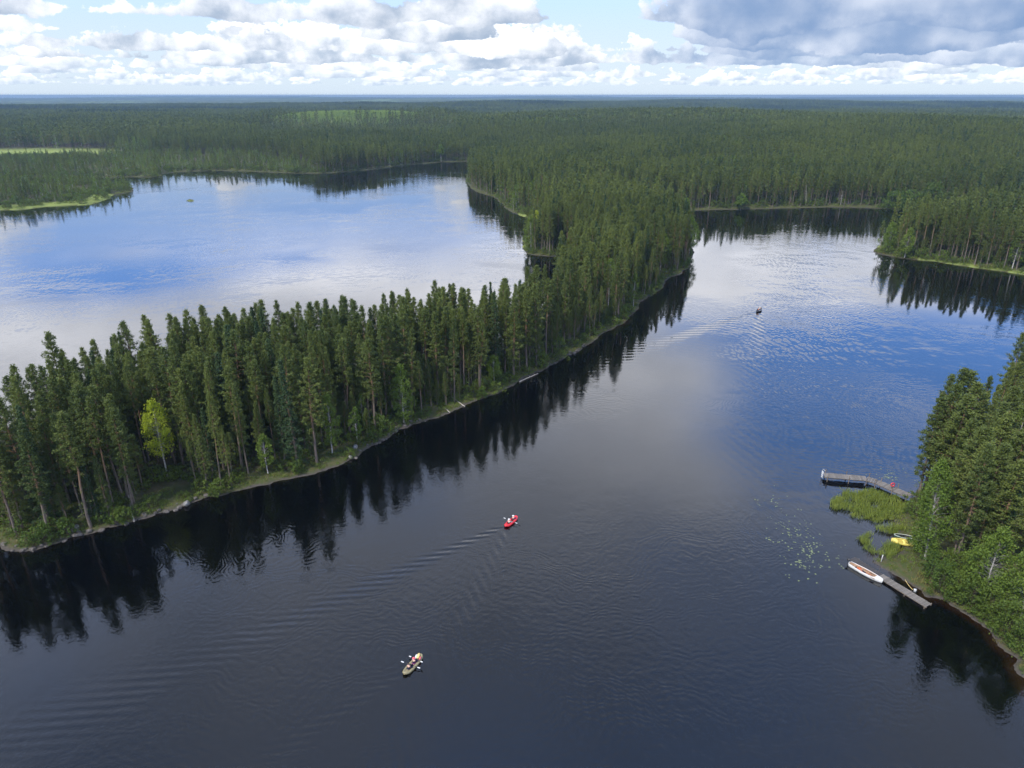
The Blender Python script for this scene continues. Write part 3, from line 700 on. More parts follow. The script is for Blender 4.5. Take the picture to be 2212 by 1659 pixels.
for r0, r1, s, lod in ((20, 200, 2.15, 0), (200, NEAR_R, 2.45, 0), (NEAR_R, MID_R, 3.4, 1), (MID_R, 2000, 4.8, 2), (2000, 3000, 6.5, 2), (3000, 4400, 8.5, 2)):
    X, Y = ring(r0, r1, s)
    sd = sdist_far(X, Y)
    k = sd > 1.0 + rng.uniform(0, 1.6, len(X))
    X, Y, sd = X[k], Y[k], sd[k]
    z = elev(X, Y, sd)
    br = rng.random(len(X))
    stand = vnoise(X, Y, 170, 23) * 0.6 + vnoise(X, Y, 600, 24) * 0.4
    h = rng.normal(18.8, 1.25, len(X)) * np.where(np.hypot(X, Y) > 420, 0.72 + 0.56 * stand, 1.0)
    small = rng.random(len(X)) < 0.36; h[small] *= rng.uniform(0.35, 0.85, small.sum())
    edge = (sd < 9) & (r1 <= NEAR_R) & (rng.random(len(X)) < 0.38); h[edge] = rng.uniform(4.5, 13, edge.sum())
    pat = vnoise(X, Y, 60, 21) * 0.6 + vnoise(X, Y, 300, 22) * 0.4
    kind = np.where(br < 0.03 + 0.55 * np.clip((pat - 0.60) * 5, 0, 1) * (np.hypot(X, Y) > 400) + 0.25 * np.clip((pat - 0.62) * 5, 0, 1) * (np.hypot(X, Y) <= 400), 2, np.where(br > 0.93, 1, 0))
    r = np.hypot(X, Y)
    dark = np.clip((vnoise(X, Y, 260, 35) * 0.6 + vnoise(X, Y, 900, 36) * 0.4 - 0.56) * 7, 0, 1) * (r > 380)
    kind = np.where((kind == 0) & (rng.random(len(X)) < dark * 0.9), 1, kind)
    cut = (vnoise(X, Y, 330, 37) > 0.86) & (r > 1150); kind = np.where(cut, 3, kind); h = np.where(cut, rng.uniform(3, 7, len(X)), h)
    # low mixed wood on the left headland and round the bog
    low = np.exp(-(((X + 420) / 260) ** 2 + ((Y - 560) / 230) ** 2) ** 2)
    lowz = low > 0.35
    h = np.where(lowz, rng.uniform(5.5, 12.5, len(X)), h)
    kind = np.where(lowz & (rng.random(len(X)) < 0.42), 2, kind)
    keep = rng.random(len(X)) > np.where(lowz, 0.42 + 0.3 * (vnoise(X, Y, 30, 25) > 0.55), 0.0)
    keep &= rng.random(len(X)) > bog_mask(X, Y) * 1.6
    keep &= rng.random(len(X)) > grassy_band(X, Y, sd) * 0.93
    mm = meadow_mask(X, Y)
    inm = rng.random(len(X)) < mm * 1.4
    r_ = np.hypot(X, Y); scr = (np.abs(X / Y + 0.203) < 0.13) & (r_ > 900) & (r_ < 1150); h = np.where(scr, np.minimum(h, 12), h)
    kind = np.where(inm, 3, kind); h = np.where(inm, rng.uniform(3, 6, len(X)), h)
    onb = (X > 30) & (Y < 175) & (r1 <= 200); keep &= ~onb | (rng.random(len(X)) < 0.55); h = np.where(onb, np.maximum(h, 13), h)
    # right bank: birches near the landing, open ground round the boats
    b = gp(1940, 1150); keep &= ~((np.hypot(X - b[0], Y - b[1]) < 6.0))
    b = gp(1965, 1225); keep &= ~((np.hypot(X - b[0], Y - b[1]) < 4.5))
    b = gp(1965, 1090); keep &= ~((np.hypot(X - b[0], Y - b[1]) < 2.0))
    b = gp(2090, 1310); keep &= ~((np.hypot(X - b[0], Y - b[1]) < 5.0))
    b = gp(2200, 1400); keep &= ~((np.hypot(X - b[0], Y - b[1]) < 7.0))
    b = gp(1970, 1250); keep &= ~((np.hypot(X - b[0], Y - b[1]) < 4.0))
    if lod == 0:                                       # sight lines that leave the named birches open
        for (u_, v_, rc_, len_) in OPEN_TO:
            b = gp(u_, v_); rb = np.hypot(*b); dirn = -b / rb
            al = (X - b[0]) * dirn[0] + (Y - b[1]) * dirn[1]; la = np.abs((X - b[0]) * dirn[1] - (Y - b[1]) * dirn[0])
            keep &= ~((al > -1.2) & (al < len_) & (la < rc_ + 0.9))
    isl = sd_poly(islet, X, Y) > -6; keep &= ~isl
    for k_, a in zip(('x', 'y', 'z', 'h', 'kind', 'sd'), (X, Y, z, h, kind, sd)): T[k_].append(a[keep])
    T['lod'].append(np.full(keep.sum(), lod))
for u_, v_, h_ in ((1984, 1072, 17.5), (1996, 1058, 19.5), (2006, 1078, 16), (2014, 1098, 18), (2022, 1045, 20), (2035, 1120, 17), (2046, 1080, 20), (2052, 1150, 18), (2070, 1190, 19), (2040, 1175, 12), (2095, 1215, 18), (2100, 1160, 20), (2135, 1235, 17)):
    b = gp(u_, v_); e_ = elev(np.array([b[0]]), np.array([b[1]]), np.array([3.0]))[0]
    for k_, a in zip(('x', 'y', 'z', 'h', 'kind', 'sd', 'lod'), (b[0], b[1], e_, h_, 0, 3.0, 0)): T[k_].append(np.array([a]))
T = {k: np.concatenate(v) for k, v in T.items()}
FORM_H = {0: 20.0, 1: 18.0, 2: 12.0, 3: 5.0}
T['h'] = np.where(T['kind'] == 2, np.clip(T['h'] * 0.72, 4, 15), T['h'])

# the largest-looking pines, spruces and birches become things of their own
U, Vv, Dep = proj(T['x'], T['y'], T['z'] + T['h'] * 0.6)
sizepx = T['h'] / Dep * FPX
# how deep a tree stands behind others towards the camera: distance inland measured along the view
def front_depth(x, y):
    r = np.hypot(x, y); ux, uy = -x / r, -y / r
    d = np.zeros(len(x)); alive = np.ones(len(x), bool)
    for st in (3, 6, 9, 13, 18, 24, 32, 42, 55):
        s = sdist_far(x + ux * st, y + uy * st); alive &= s > 0; d = np.where(alive, st, d)
    return d
cand = np.where((T['lod'] == 0) & (U > 0) & (U < 2212) & (Vv < 1700))[0]
fd = front_depth(T['x'][cand], T['y'][cand])
uu, vvv, _ = proj(T['x'][cand], T['y'][cand], T['z'][cand] + T['h'][cand])
score = sizepx[cand] / (1 + fd / 30.0)
chosen = {}
for kd, most in ((0, 300), (1, 60), (2, 60)):
    c = np.where(T['kind'][cand] == kd)[0]; c = c[np.argsort(-score[c])][:most]
    chosen[kd] = cand[c]
single = np.concatenate([chosen[k] for k in chosen])
mass = np.ones(len(T['x']), bool); mass[single] = False

# ---- the forest mass
mi = np.where(mass)[0]
pick = np.zeros(len(mi), int)
keyname = {(0, 0): 'np', (0, 1): 'ns', (0, 2): 'nb', (1, 0): 'mp', (1, 1): 'ms', (1, 2): 'mb', (2, 0): 'fp', (2, 1): 'fs', (2, 2): 'fb'}
for lod in (0, 1, 2):
    for kd in (0, 1, 2, 3):
        q = np.where((T['lod'][mi] == lod) & (T['kind'][mi] == kd))[0]
        if not len(q): continue
        names = FI['sap'] if kd == 3 else FI[keyname[(lod, kd)]]
        ids = np.array([IDX[n] for n in names]); pick[q] = ids[rng.integers(0, len(ids), len(q))]
fh = np.array([FORM_H[k] for k in T['kind'][mi]])
wfac = np.where(T['lod'][mi] == 2, 1.25, 1.0) * rng.uniform(0.85, 1.2, len(mi))
sc = T['h'][mi] / fh
far3 = np.hypot(T['x'][mi], T['y'][mi]) > 2000
wfac = np.where(far3, wfac * 1.5, wfac)
scl = np.column_stack([np.clip(sc, 0.55, 1.3) * wfac, np.clip(sc, 0.55, 1.3) * wfac, sc])
turn = np.column_stack([rng.normal(0, 0.025, len(mi)), rng.normal(0, 0.025, len(mi)), rng.uniform(0, 6.28, len(mi))])
scatter('forest', np.column_stack([T['x'][mi], T['y'][mi], T['z'][mi] - 0.1]), pick, scl, turn)

# ---- single trees
def tree_parts(geos, mats, crown='crown'):
    return [(g.mesh('trunk', mats, 0), g.mesh('crown', mats, 1)) for g in geos]
pine_parts = tree_parts(near_pine, PM); spruce_parts = tree_parts(near_spruce, SM); birch_parts = tree_parts(near_birch, BM_)
def place_tree(name, parts, x, y, z, h, fh, rz, label, cat, group, wf=1.0, tilt=(0, 0)):
    o = empty(name, (x, y, z - 0.1)); o.rotation_euler = (tilt[0], tilt[1], rz); s = h / fh
    ws = max(0.55, min(1.35, s)) * wf; o.scale = (ws, ws, s)
    link('trunk', parts[0], o); link('crown', parts[1], o)
    return tag(o, label, cat, group)
marks = [(60, 'near the small grey jetty'), (350, 'around the yellow-green birch'), (580, 'near the small green birch'), (735, 'near the slender drooping birch'),
         (878, 'around the tall bright green birch'), (1078, 'near the low green birch'), (1210, 'near the round green bush'), (1420, 'at the narrow far bend')]
def zone(x, y, u):
    if sd_poly(np.array(bank), np.array([x]), np.array([y]))[0] > -3: return 'bank'
    if sd_poly(np.array(headR), np.array([x]), np.array([y]))[0] > -3: return 'headland'
    return min(marks, key=lambda m: abs(m[0] - u))[1]
KN = {0: ('pine_tree', 'pine', pine_parts), 1: ('spruce_tree', 'spruce', spruce_parts), 2: ('birch_tree', 'birch', birch_parts)}
ORD = 'first second third fourth fifth sixth seventh eighth ninth tenth eleventh twelfth'.split()
SHORT = {m[1]: m[1].split('the ', 1)[1] for m in marks}
for kd in chosen:
    nm, word, parts = KN[kd]
    rows = []
    for i in chosen[kd]:
        u, v, _ = proj(T['x'][i], T['y'][i], T['z'][i]); rows.append((i, float(u), zone(T['x'][i], T['y'][i], u), fd[np.where(cand == i)[0][0]] < 10))
    lab = {}
    def ranked(sel, key, text, rest):
        for r_, q in enumerate(sorted(sel, key=key)): lab[q[0]] = text % ORD[r_] if r_ < len(ORD) else rest
    for mu, mz in marks:
        sel = [q for q in rows if q[2] == mz and q[3]]
        for side, part in (('left', [q for q in sel if q[1] < mu]), ('right', [q for q in sel if q[1] >= mu])):
            ranked(part, lambda q: abs(q[1] - mu), '%%s front-row %s to the %s of the %s on the peninsula' % (word, side, SHORT[mz]), 'front-row %s on the peninsula, well %s of the %s' % (word, side, SHORT[mz]))
        for q in rows:
            if q[2] == mz and not q[3]: lab[q[0]] = '%s %s deeper in the peninsula wood behind the %s' % ('tall' if T['h'][q[0]] > 17 else 'shorter', word, SHORT[mz])
    jp = gp(1966, 1072); tp = gp(1882, 543)
    ranked([q for q in rows if q[2] == 'bank' and q[3]], lambda q: math.hypot(T['x'][q[0]] - jp[0], T['y'][q[0]] - jp[1]), '%%s shoreline %s counted from the bent jetty on the near bank' % word, 'shoreline %s on the near bank away from the bent jetty' % word)
    ranked([q for q in rows if q[2] == 'headland' and q[3]], lambda q: math.hypot(T['x'][q[0]] - tp[0], T['y'][q[0]] - tp[1]), '%%s shoreline %s counted from the tip of the headland across the channel' % word, 'shoreline %s on the headland across the channel, away from its tip' % word)
    for q in rows:
        if q[0] not in lab: lab[q[0]] = '%s %s standing deeper in the wood on the %s' % ('tall' if T['h'][q[0]] > 17 else 'shorter', word, 'near bank' if q[2] == 'bank' else 'headland across the channel')
    for i, u, zn, fr in rows:
        grp = {'bank': 'trees on the near bank', 'headland': 'trees on the headland across the channel'}.get(zn, 'trees on the wooded peninsula')
        pi_ = rng.integers(0, len(parts))
        if zn == 'bank' and kd == 0: pi_ = (3, 4, 1, 5)[rng.integers(0, 4)]
        place_tree(nm, parts[pi_], T['x'][i], T['y'][i], T['z'][i], T['h'][i], FORM_H[kd], rng.uniform(0, 6.28), lab[i], word + ' tree', grp, rng.uniform(0.78, 1.28) * (1.38 if zn == 'bank' else 1.0), (rng.normal(0, 0.02), rng.normal(0, 0.02)))

# ---- distant woods: beyond the single trees the canopy reads as one rough sheet
def canopy():
    a = np.linspace(R(-46), R(46), 900); r_ = np.geomspace(4100, 14600, 150)
    x, y, F = polar_grid(a, r_)
    z = elev(x, y, np.full(x.shape, 600.0)) + 13 + rng.uniform(-3.5, 3.5, len(x)) + (vnoise(x, y, 90, 31) - 0.5) * 6
    global CANOPY_TOP
    CANOPY_TOP = float(z.max())
    m, t, out = newmat('distant_canopy')
    p = t.node('ShaderNodeNewGeometry').outputs['Position']
    n1 = t.noise(p, 0.0016, 3, 0.55); n2 = t.noise(p, 0.02, 4, 0.6)
    c = t.mix(t.smooth(n2, 0.3, 0.7), (0.028, 0.042, 0.014), (0.085, 0.100, 0.028)); c = t.mix(t.smooth(n1, 0.52, 0.66), c, (0.12, 0.16, 0.045))
    bsdf(t, out, c, 0.9, 0.1)
    return mesh_np('distant_woods', np.column_stack([x, y, z]), F, mats=(m,))
tag(link('distant_woods', canopy()), kind='stuff')
# ------------------------------------------------------------------ shore plants as masses
def height_at(x, y):
    x = np.atleast_1d(np.asarray(x, float)); y = np.atleast_1d(np.asarray(y, float)); return elev(x, y, sdist_far(x, y))
def hz(p): return float(height_at(p[0], p[1])[0])
def near_cells(s, rmax, u0=-60, u1=2270):
    X, Y = jitter_grid(-rmax * 0.8, rmax * 0.8, 25, rmax, s, 0.5)
    k = (np.hypot(X, Y) < rmax) & in_view(X, Y, 60, 0.0); return X[k], Y[k]
def mass_of(name, X, Y, keys, smin, smax, sink=0.05, zs=None, flat=1.0):
    z = height_at(X, Y) if zs is None else zs
    ids = np.array([IDX[n] for n in keys]); s = rng.uniform(smin, smax, len(X))
    scatter(name, np.column_stack([X, Y, z - sink]), ids[rng.integers(0, len(ids), len(X))], np.column_stack([s, s, s * flat]), np.column_stack([np.zeros(len(X)), np.zeros(len(X)), rng.uniform(0, 6.28, len(X))]))
X, Y = near_cells(1.0, 330); sd = sdist_far(X, Y)
prob = np.where(sd > 0.4, np.exp(-((sd - 1.6) / 2.6) ** 2), 0) * (0.35 + 0.9 * vnoise(X, Y, 4, 41))
onbank = (X > 25) & (Y < 130)
prob = np.where(onbank & (sd > 0.1), np.maximum(prob, np.exp(-np.maximum(sd - 3, 0) / 4)), prob)
k = rng.random(len(X)) < prob
yel = vnoise(X, Y, 6, 42) > np.where(onbank, 0.60, 0.68)
mass_of('shore_grass', X[k & ~yel], Y[k & ~yel], FI['grass'], 0.6, 1.25)
mass_of('dry_sedge', X[k & yel], Y[k & yel], FI['sedge'], 0.6, 1.2)
X, Y = near_cells(4.0, 700); sd = sdist_far(X, Y); k = (np.hypot(X, Y) > 300) & (sd > 0.6) & (sd < 9) & (rng.random(len(X)) < 0.8)
mass_of('far_shore_grass', X[k], Y[k], FI['grass'], 2.5, 4.5, flat=0.5)
# undergrowth below the trees
X, Y = near_cells(1.9, 330); sd = sdist_far(X, Y)
landing = np.array(gp(1945, 1165)); ld = np.hypot(X - landing[0], Y - landing[1]); ld2 = np.hypot(X - gp(1950, 1240)[0], Y - gp(1950, 1240)[1])
k = (sd > 0.55) & (rng.random(len(X)) < np.where(sd < 7, 0.62, 0.38)) & (ld > 6.5) & (ld2 > 5.5)
mass_of('undergrowth', X[k], Y[k], FI['bush'], 0.45, 1.5)
X, Y = near_cells(4.2, 1000); sd = sdist_far(X, Y); k = (np.hypot(X, Y) > 320) & (sd > 1.5) & (sd < 24) & (rng.random(len(X)) < 0.7)
mass_of('far_undergrowth', X[k], Y[k], FI['bush'], 1.2, 2.6)
# stones along the water line
X, Y = near_cells(0.7, 260); sd = sdist_far(X, Y); k = (np.abs(sd - 0.35) < 0.55) & (rng.random(len(X)) < 0.5 * (vnoise(X, Y, 12, 51) > 0.42)) & (X < 20)
mass_of('shore_stones', X[k], Y[k], FI['stone'], 0.35, 1.15, 0.0)
# reeds standing in the shallows by the landing
def in_quads(X, Y, polys):
    m = np.zeros(len(X), bool)
    for q in polys: m |= sd_poly(P(q), X, Y) + (vnoise(X, Y, 1.2, 61) - 0.5) * 1.6 > 0
    return m
reed_patches = [[(1789, 1086), (1800, 1075), (1830, 1068), (1885, 1060), (1925, 1075), (1955, 1090), (1955, 1110), (1935, 1128), (1895, 1128), (1868, 1122), (1852, 1104), (1830, 1100), (1805, 1107), (1792, 1102)],
    [(1836, 1113), (1850, 1106), (1864, 1120), (1850, 1128)], [(1836, 1140), (1850, 1134), (1862, 1150), (1850, 1160)], [(1864, 1150), (1880, 1146), (1884, 1158), (1868, 1162)],
    [(1902, 1143), (1930, 1132), (1945, 1146), (1925, 1156)], [(1858, 1168), (1872, 1166), (1890, 1186), (1925, 1172), (1945, 1185), (1930, 1212), (1890, 1217), (1884, 1200)]]
X, Y = jitter_grid(30, 75, 65, 115, 0.42, 0.5); k = in_quads(X, Y, reed_patches) & (rng.random(len(X)) < 0.35 + 0.9 * vnoise(X, Y, 2.5, 62))
mass_of('reeds', X[k], Y[k], FI['reed'], 0.6, 1.15, 0.0, zs=np.maximum(height_at(X[k], Y[k]), -0.15))
# grass on the islet
X, Y = jitter_grid(-230, -180, 440, 470, 0.9, 0.5); k = sd_poly(islet, X, Y) > 0
mass_of('islet_grass', X[k], Y[k], FI['sedge'], 0.6, 1.0)
# lily pads
M['lily'] = simple('lily_pad', (0.17, 0.20, 0.08), 0.35, 0.5, 0.35, 6.0)
def lilies():
    V, F = [], []
    pr = random.Random(5)
    spots = []
    for _ in range(120):
        t = pr.random(); c = np.array((1655 + 115 * t, 1078 + 150 * t)); c += (pr.gauss(0, 22 + 12 * t), pr.gauss(0, 22))
        if pr.random() < 0.5: spots.append(c)
        else: spots.append(np.array((1738 + pr.gauss(0, 26), 1190 + pr.gauss(0, 30))))
    for _ in range(34): spots.append(np.array((1925 + pr.gauss(0, 20), 1030 + pr.gauss(0, 9))))
    i = 0
    for c in spots:
        p = gp(c[0], c[1]); r_ = pr.uniform(0.06, 0.14)
        for _ in range(pr.choice((1, 1, 1, 2, 3))):
            q = p + (pr.gauss(0, 0.28), pr.gauss(0, 0.28)); a0 = pr.uniform(0, 6.28)
            n = 9; V.append((q[0], q[1], 0.012 + pr.uniform(0, 0.012)))
            for j in range(n): V.append((q[0] + r_ * math.cos(a0 + j * 5.7 / (n - 1)), q[1] + r_ * 0.92 * math.sin(a0 + j * 5.7 / (n - 1)), 0.010 + pr.uniform(0, 0.02)))
            for j in range(n - 1): F.append((i, i + 1 + j, i + 2 + j))
            i += n + 1
    return mesh_np('lily_pads', V, None, F, (M['lily'],))
tag(link('lily_pads', lilies()), kind='stuff')

# ------------------------------------------------------------------ single broadleaf trees, bushes, snags, logs, rocks
def top_h(x, y, vt):
    b = (829.5 - vt) / FPX; return CAM_H + y * (b * CP - SP) / (CP + b * SP)
def broadleaf(seed, u, v, vt, rc, label, mat='birch', name='birch_tree', cat='birch tree', group=None, stems=1, cb=0.22, tilt=(0, 0), nclump=90, nl=36, droop=0.6, size=0.26):
    p = gp(u, v); z = max(0.05, hz(p)); p = gp(u, v, z); h = max(1.2, top_h(p[0], p[1], vt) - z)
    g = leafy_geo(seed, h, cb, rc, nclump, nl, size, droop, stems)
    bk = M['birchbark'] if stems == 1 else M['twig']
    o = empty(name, (p[0], p[1], z - 0.05), seed * 1.3); o.rotation_euler = (tilt[0], tilt[1], seed * 1.3)
    link('trunk' if stems == 1 else 'stems', g.mesh('trunk', (bk, M[mat]), 0), o); link('crown' if stems == 1 else 'foliage', g.mesh('crown', (bk, M[mat]), 1), o)
    return tag(o, label, cat, group)
broadleaf(1, 362, 1030, 866, 2.3, 'yellow-green birch, palest tree in the dark pines of the peninsula', 'limegreen', cb=0.36, nclump=110, droop=0.9)
broadleaf(2, 579, 1022, 938, 1.3, 'small fresh green birch standing below the pines near the shore', nclump=60)
broadleaf(3, 718, 978, 851, 1.4, 'slender birch with drooping yellow-green leaves at the peninsula shore', cb=0.18, droop=1.1, nclump=80)
broadleaf(4, 772, 955, 880, 1.1, 'thin little birch between the drooping birch and the tall bright birch', nclump=40)
broadleaf(5, 872, 912, 787, 2.0, 'tall bright green birch close to the peninsula waterline', cb=0.12, nclump=120)
broadleaf(6, 1068, 828, 768, 1.8, 'low spreading green birch with a pale stem at the peninsula shore', cb=0.35, nclump=70)
broadleaf(7, 1258, 530, 479, 2.3, 'pale green birch in the gap behind the little grassy spit')
broadleaf(8, 1157, 520, 455, 2.2, 'yellow-green birch among the pines on the little grassy spit', 'limegreen', cb=0.4)
broadleaf(9, 1313, 672, 559, 2.3, 'slim light green birch rising inside the peninsula pines', cb=0.3)
broadleaf(10, 1368, 662, 590, 1.5, 'narrow pale birch at the edge of the pines near the bend', cb=0.2, nclump=50)
broadleaf(11, 1489, 552, 468, 3.0, 'leaning birch that overhangs the channel at the peninsula tip', tilt=(0, 0.12), cb=0.25, nclump=110, size=0.4)
broadleaf(12, 1474, 520, 428, 3.0, 'broad pale birch crown on the peninsula behind the leaning birch', cb=0.3, nclump=110, size=0.4)
broadleaf(13, 1917, 543, 480, 2.2, 'yellow-green birch at the tip of the headland across the channel', 'birch', cb=0.25, size=0.4)
broadleaf(14, 1954, 556, 492, 2.0, 'narrow birch just beside the headland tip across the channel', 'birch', cb=0.2, size=0.4)
broadleaf(15, 953, 350, 312, 3.2, 'lone white-stemmed birch on the far shore of the left lake', cb=0.45, size=0.8, nclump=50)
broadleaf(16, 1600, 452, 420, 3.0, 'bright little birch on the far channel shore beside grey snags', cb=0.3, size=0.7, nclump=45)
for i, (u, v, vt, rc) in enumerate(((1930, 450, 414, 7.0), (1960, 449, 411, 6.5), (2010, 448, 394, 5.5))):
    broadleaf(20 + i, u, v, vt, rc, ('wide green bush on the far channel shore behind the headland', 'second wide green bush beside the headland treetops', 'tall green broadleaf tree rising behind the headland')[i], 'bush', 'willow_bush', 'bush', 'green bushes on the far channel shore', 4, 0.05, nclump=60, nl=26, size=0.8, droop=0.2)
# right bank
broadleaf(31, 1998, 1208, 998, 2.3, 'tall fresh green birch beside the yellow boat on the near bank', cb=0.10, tilt=(0, 0.04), nclump=150, nl=44, droop=0.5)
broadleaf(32, 2120, 1305, 1143, 2.4, 'feathery birch at the lower edge of the near bank', cb=0.15, nclump=140, nl=42, droop=0.8)
broadleaf(33, 2200, 1345, 1165, 2.6, 'full green birch cut by the right picture edge', cb=0.15, nclump=140, nl=42, droop=0.6)
bl = [(2012, 1245, 1195, 1.5, 'green alder bush behind the landing grass'), (2030, 1283, 1222, 1.7, 'green bush hanging over the shore end of the plank dock'), (2062, 1292, 1235, 1.5, 'bush next to the brown shallows below the birches'),
      (2098, 1312, 1250, 1.6, 'bush on the shore below the feathery birch'), (2138, 1338, 1275, 1.7, 'leafy bush on the bank between the two lower birches'), (2168, 1370, 1300, 1.6, 'bush at the lower right shore above the grass'),
      (2208, 1400, 1330, 1.7, 'lowest bush on the right, at the picture edge'), (1985, 1185, 1140, 1.1, 'small bush under the tall birch by the green boat'), (2060, 1250, 1190, 1.7, 'dark green bush in the shade behind the plank dock')]
for i, (u, v, vt, rc, lab) in enumerate(bl): broadleaf(40 + i, u, v, vt, rc, lab, 'bush', 'alder_bush', 'bush', 'bushes along the near bank', 5, 0.04, nclump=70, nl=30, droop=0.1, size=0.22)
pl_ = [(1211, 775, 728, 1.9, 'round bright bush at the waterline near the middle of the peninsula'), (830, 935, 896, 1.5, 'green bush left of the tall bright birch'), (1175, 790, 762, 1.2, 'small yellowish bush left of the round bright bush'),
       (255, 1130, 1100, 1.1, 'yellow-green shrub low on the left peninsula shore'), (150, 1150, 1118, 1.0, 'leafy shrub near the left end of the peninsula'), (95, 1170, 1138, 1.3, 'yellowish shrub next to the grey jetty'),
       (470, 1070, 1040, 1.1, 'shrub by the shore right of the pale boulder'), (1040, 860, 835, 1.0, 'small shrub beside the fallen logs'), (640, 1020, 996, 0.9, 'tiny shrub on the stony bank'), (1350, 690, 660, 1.2, 'shrub at the shore below the bend')]
for i, (u, v, vt, rc, lab) in enumerate(pl_): broadleaf(60 + i, u, v, vt, rc, lab, 'bush', 'shore_bush', 'bush', 'bushes along the peninsula shore', 4, 0.04, nclump=48, nl=24, droop=0.1, size=0.24)
# dead standing trees
for i, (u, v, vt, lab) in enumerate(((1518, 447, 396, 'bare grey snag on the far channel shore, nearest the peninsula tip'), (1546, 447, 392, 'second bare grey snag on the far channel shore'), (1740, 446, 398, 'leaning grey dead tree in the middle of the far channel shore'), (1815, 446, 412, 'short grey dead tree below the far pines'))):
    p = gp(u, v); z = hz(p); h = top_h(p[0], p[1], vt) - z
    o = empty('dead_tree', (p[0], p[1], z - 0.1)); o.rotation_euler = (0, 0.16 if i == 2 else 0.02, i)
    g = snag_geo(500 + i, h); link('trunk', g.mesh('trunk', (M['dead'],), 0), o); tag(o, lab, 'dead tree', 'grey snags on the far channel shore')
p = gp(2036, 1082); z = hz(p); h = top_h(p[0], p[1], 852) - z
o = empty('dead_tree', (p[0], p[1], z - 0.1)); g = snag_geo(510, h)
for q in range(3): g2 = snag_geo(511 + q, h); g.V += [v for v in g2.V]; g.F4 += [f + g.n for f in g2.F4]; g.m4 += g2.m4; g.n += g2.n
link('trunk', g.mesh('trunk', (M['dead'],), 0), o); tag(o, 'grey half-dead pine with bare twigs among the near bank pines', 'dead tree')
def log(a, b, r, lab, za=0.15, zb=0.15):
    pa, pb = gp(*a), gp(*b); d = np.linalg.norm(pb - pa)
    mb = MB(); n = 6
    mb.tube([(t * d, 0.04 * math.sin(t * 5), (zb - za) * t) for t in np.linspace(0, 1, n)], [r * (1 - 0.45 * t) for t in np.linspace(0, 1, n)], 8)
    for t in (0.35, 0.55, 0.8): mb.tube([(t * d, 0, (zb - za) * t), (t * d + 0.2, 0.3 * (1 if t > 0.5 else -1), 0.25)], [r * 0.35, r * 0.12], 5)
    o = mb.build('fallen_log', M['log'], None, (pa[0], pa[1], za), (0, 0, math.atan2(pb[1] - pa[1], pb[0] - pa[0])), True); tag(o, lab, 'log', 'bleached logs on the peninsula shore')
log((1122, 826), (1162, 808), 0.16, 'long pale log floating along the peninsula shore')
log((1004, 879), (976, 866), 0.13, 'pale log slanting off the bank into the water', 0.1, 0.9)
log((972, 892), (958, 884), 0.11, 'short pale log beside the slanting one', 0.1, 0.6)
log((290, 1128), (276, 1060), 0.12, 'thin leaning stem at the left shore', 0.1, 2.5)
def rock(u, v, s, lab, grp='pale boulders on the peninsula shore'):
    p = gp(u, v); r_ = random.Random(int(u)); mb = MB(); mb.blob((0, 0, s * 0.25), (s * 0.6, s * 0.45, s * 0.42), 2, 0.12, r_)
    o = mb.build('boulder', M['paleRock'], None, (p[0], p[1], max(0, hz(p))), (0, 0, u)); tag(o, lab, 'boulder', grp)
M['paleRock'] = simple('pale_rock', (0.19, 0.185, 0.175), 0.9, 0.2, 0.3, 2.0)
rock(768, 974, 1.0, 'white boulder on the bank above the drooping birch reflection'); rock(404, 1092, 1.1, 'pale boulder at the waterline left of the small green birch')
rock(240, 1110, 0.8, 'light stone in the grass near the leaning stem'); rock(757, 991, 0.7, 'small pale stone right at the waterline'); rock(165, 1150, 1.2, 'grey boulder at the foot of a pine near the jetty')

# ------------------------------------------------------------------ timber docks
def wood(name, a, b_):
    m, t, out = newmat(name)
    p = t.node('ShaderNodeTexCoord').outputs['Object']; x, y, z = t.sep(p)
    oi = t.node('ShaderNodeObjectInfo').outputs['Random']
    n = t.noise(t.xyz(t.mul(x, 12.0), t.mul(y, 1.5), t.add(z, t.mul(oi, 9.0))), 3.0, 4, 0.6)
    f = t.m('ADD', t.mul(n, 0.6), t.mul(oi, 0.55), clamp=True); bsdf(t, out, t.mix(f, a, b_), 0.85, 0.2); return m
M['plank'] = wood('weathered_plank', (0.085, 0.077, 0.068), (0.22, 0.20, 0.178)); M['wet'] = wood('dark_wet_plank', (0.04, 0.037, 0.038), (0.08, 0.075, 0.075)); M['post'] = wood('dock_post', (0.10, 0.08, 0.06), (0.20, 0.165, 0.13))
M['white'] = simple('white_paint', (0.62, 0.62, 0.60), 0.4, 0.5, 0.05); M['cream'] = simple('boat_interior', (0.30, 0.19, 0.12), 0.5, 0.4, 0.15)
M['red'] = simple('red_coated_fabric', (0.62, 0.025, 0.035), 0.35, 0.5, 0.1); M['orange'] = simple('orange_fabric', (0.50, 0.13, 0.05), 0.7, 0.3, 0.15)
M['black'] = simple('black_plastic', (0.015, 0.015, 0.017), 0.35, 0.5, 0.2); M['brown'] = simple('varnished_board', (0.30, 0.12, 0.05), 0.45, 0.4, 0.2)
M['yellow'] = simple('yellow_paint', (0.72, 0.60, 0.14), 0.4, 0.5, 0.08); M['dkyellow'] = simple('shaded_yellow_paint', (0.40, 0.32, 0.07), 0.6, 0.3, 0.15); M['dkgreen'] = simple('dark_green_paint', (0.03, 0.06, 0.045), 0.4, 0.5, 0.2); M['palerim'] = simple('pale_rim', (0.50, 0.54, 0.46), 0.5, 0.4, 0.1)  # darker yellow: shade inside the hollow hull put into the colour
M['olive'] = simple('olive_coated_fabric', (0.23, 0.20, 0.11), 0.45, 0.4, 0.12); M['skin'] = simple('skin', (0.52, 0.33, 0.25), 0.6, 0.3, 0.08); M['navy'] = simple('navy_fabric', (0.02, 0.02, 0.05), 0.85, 0.1, 0.25)
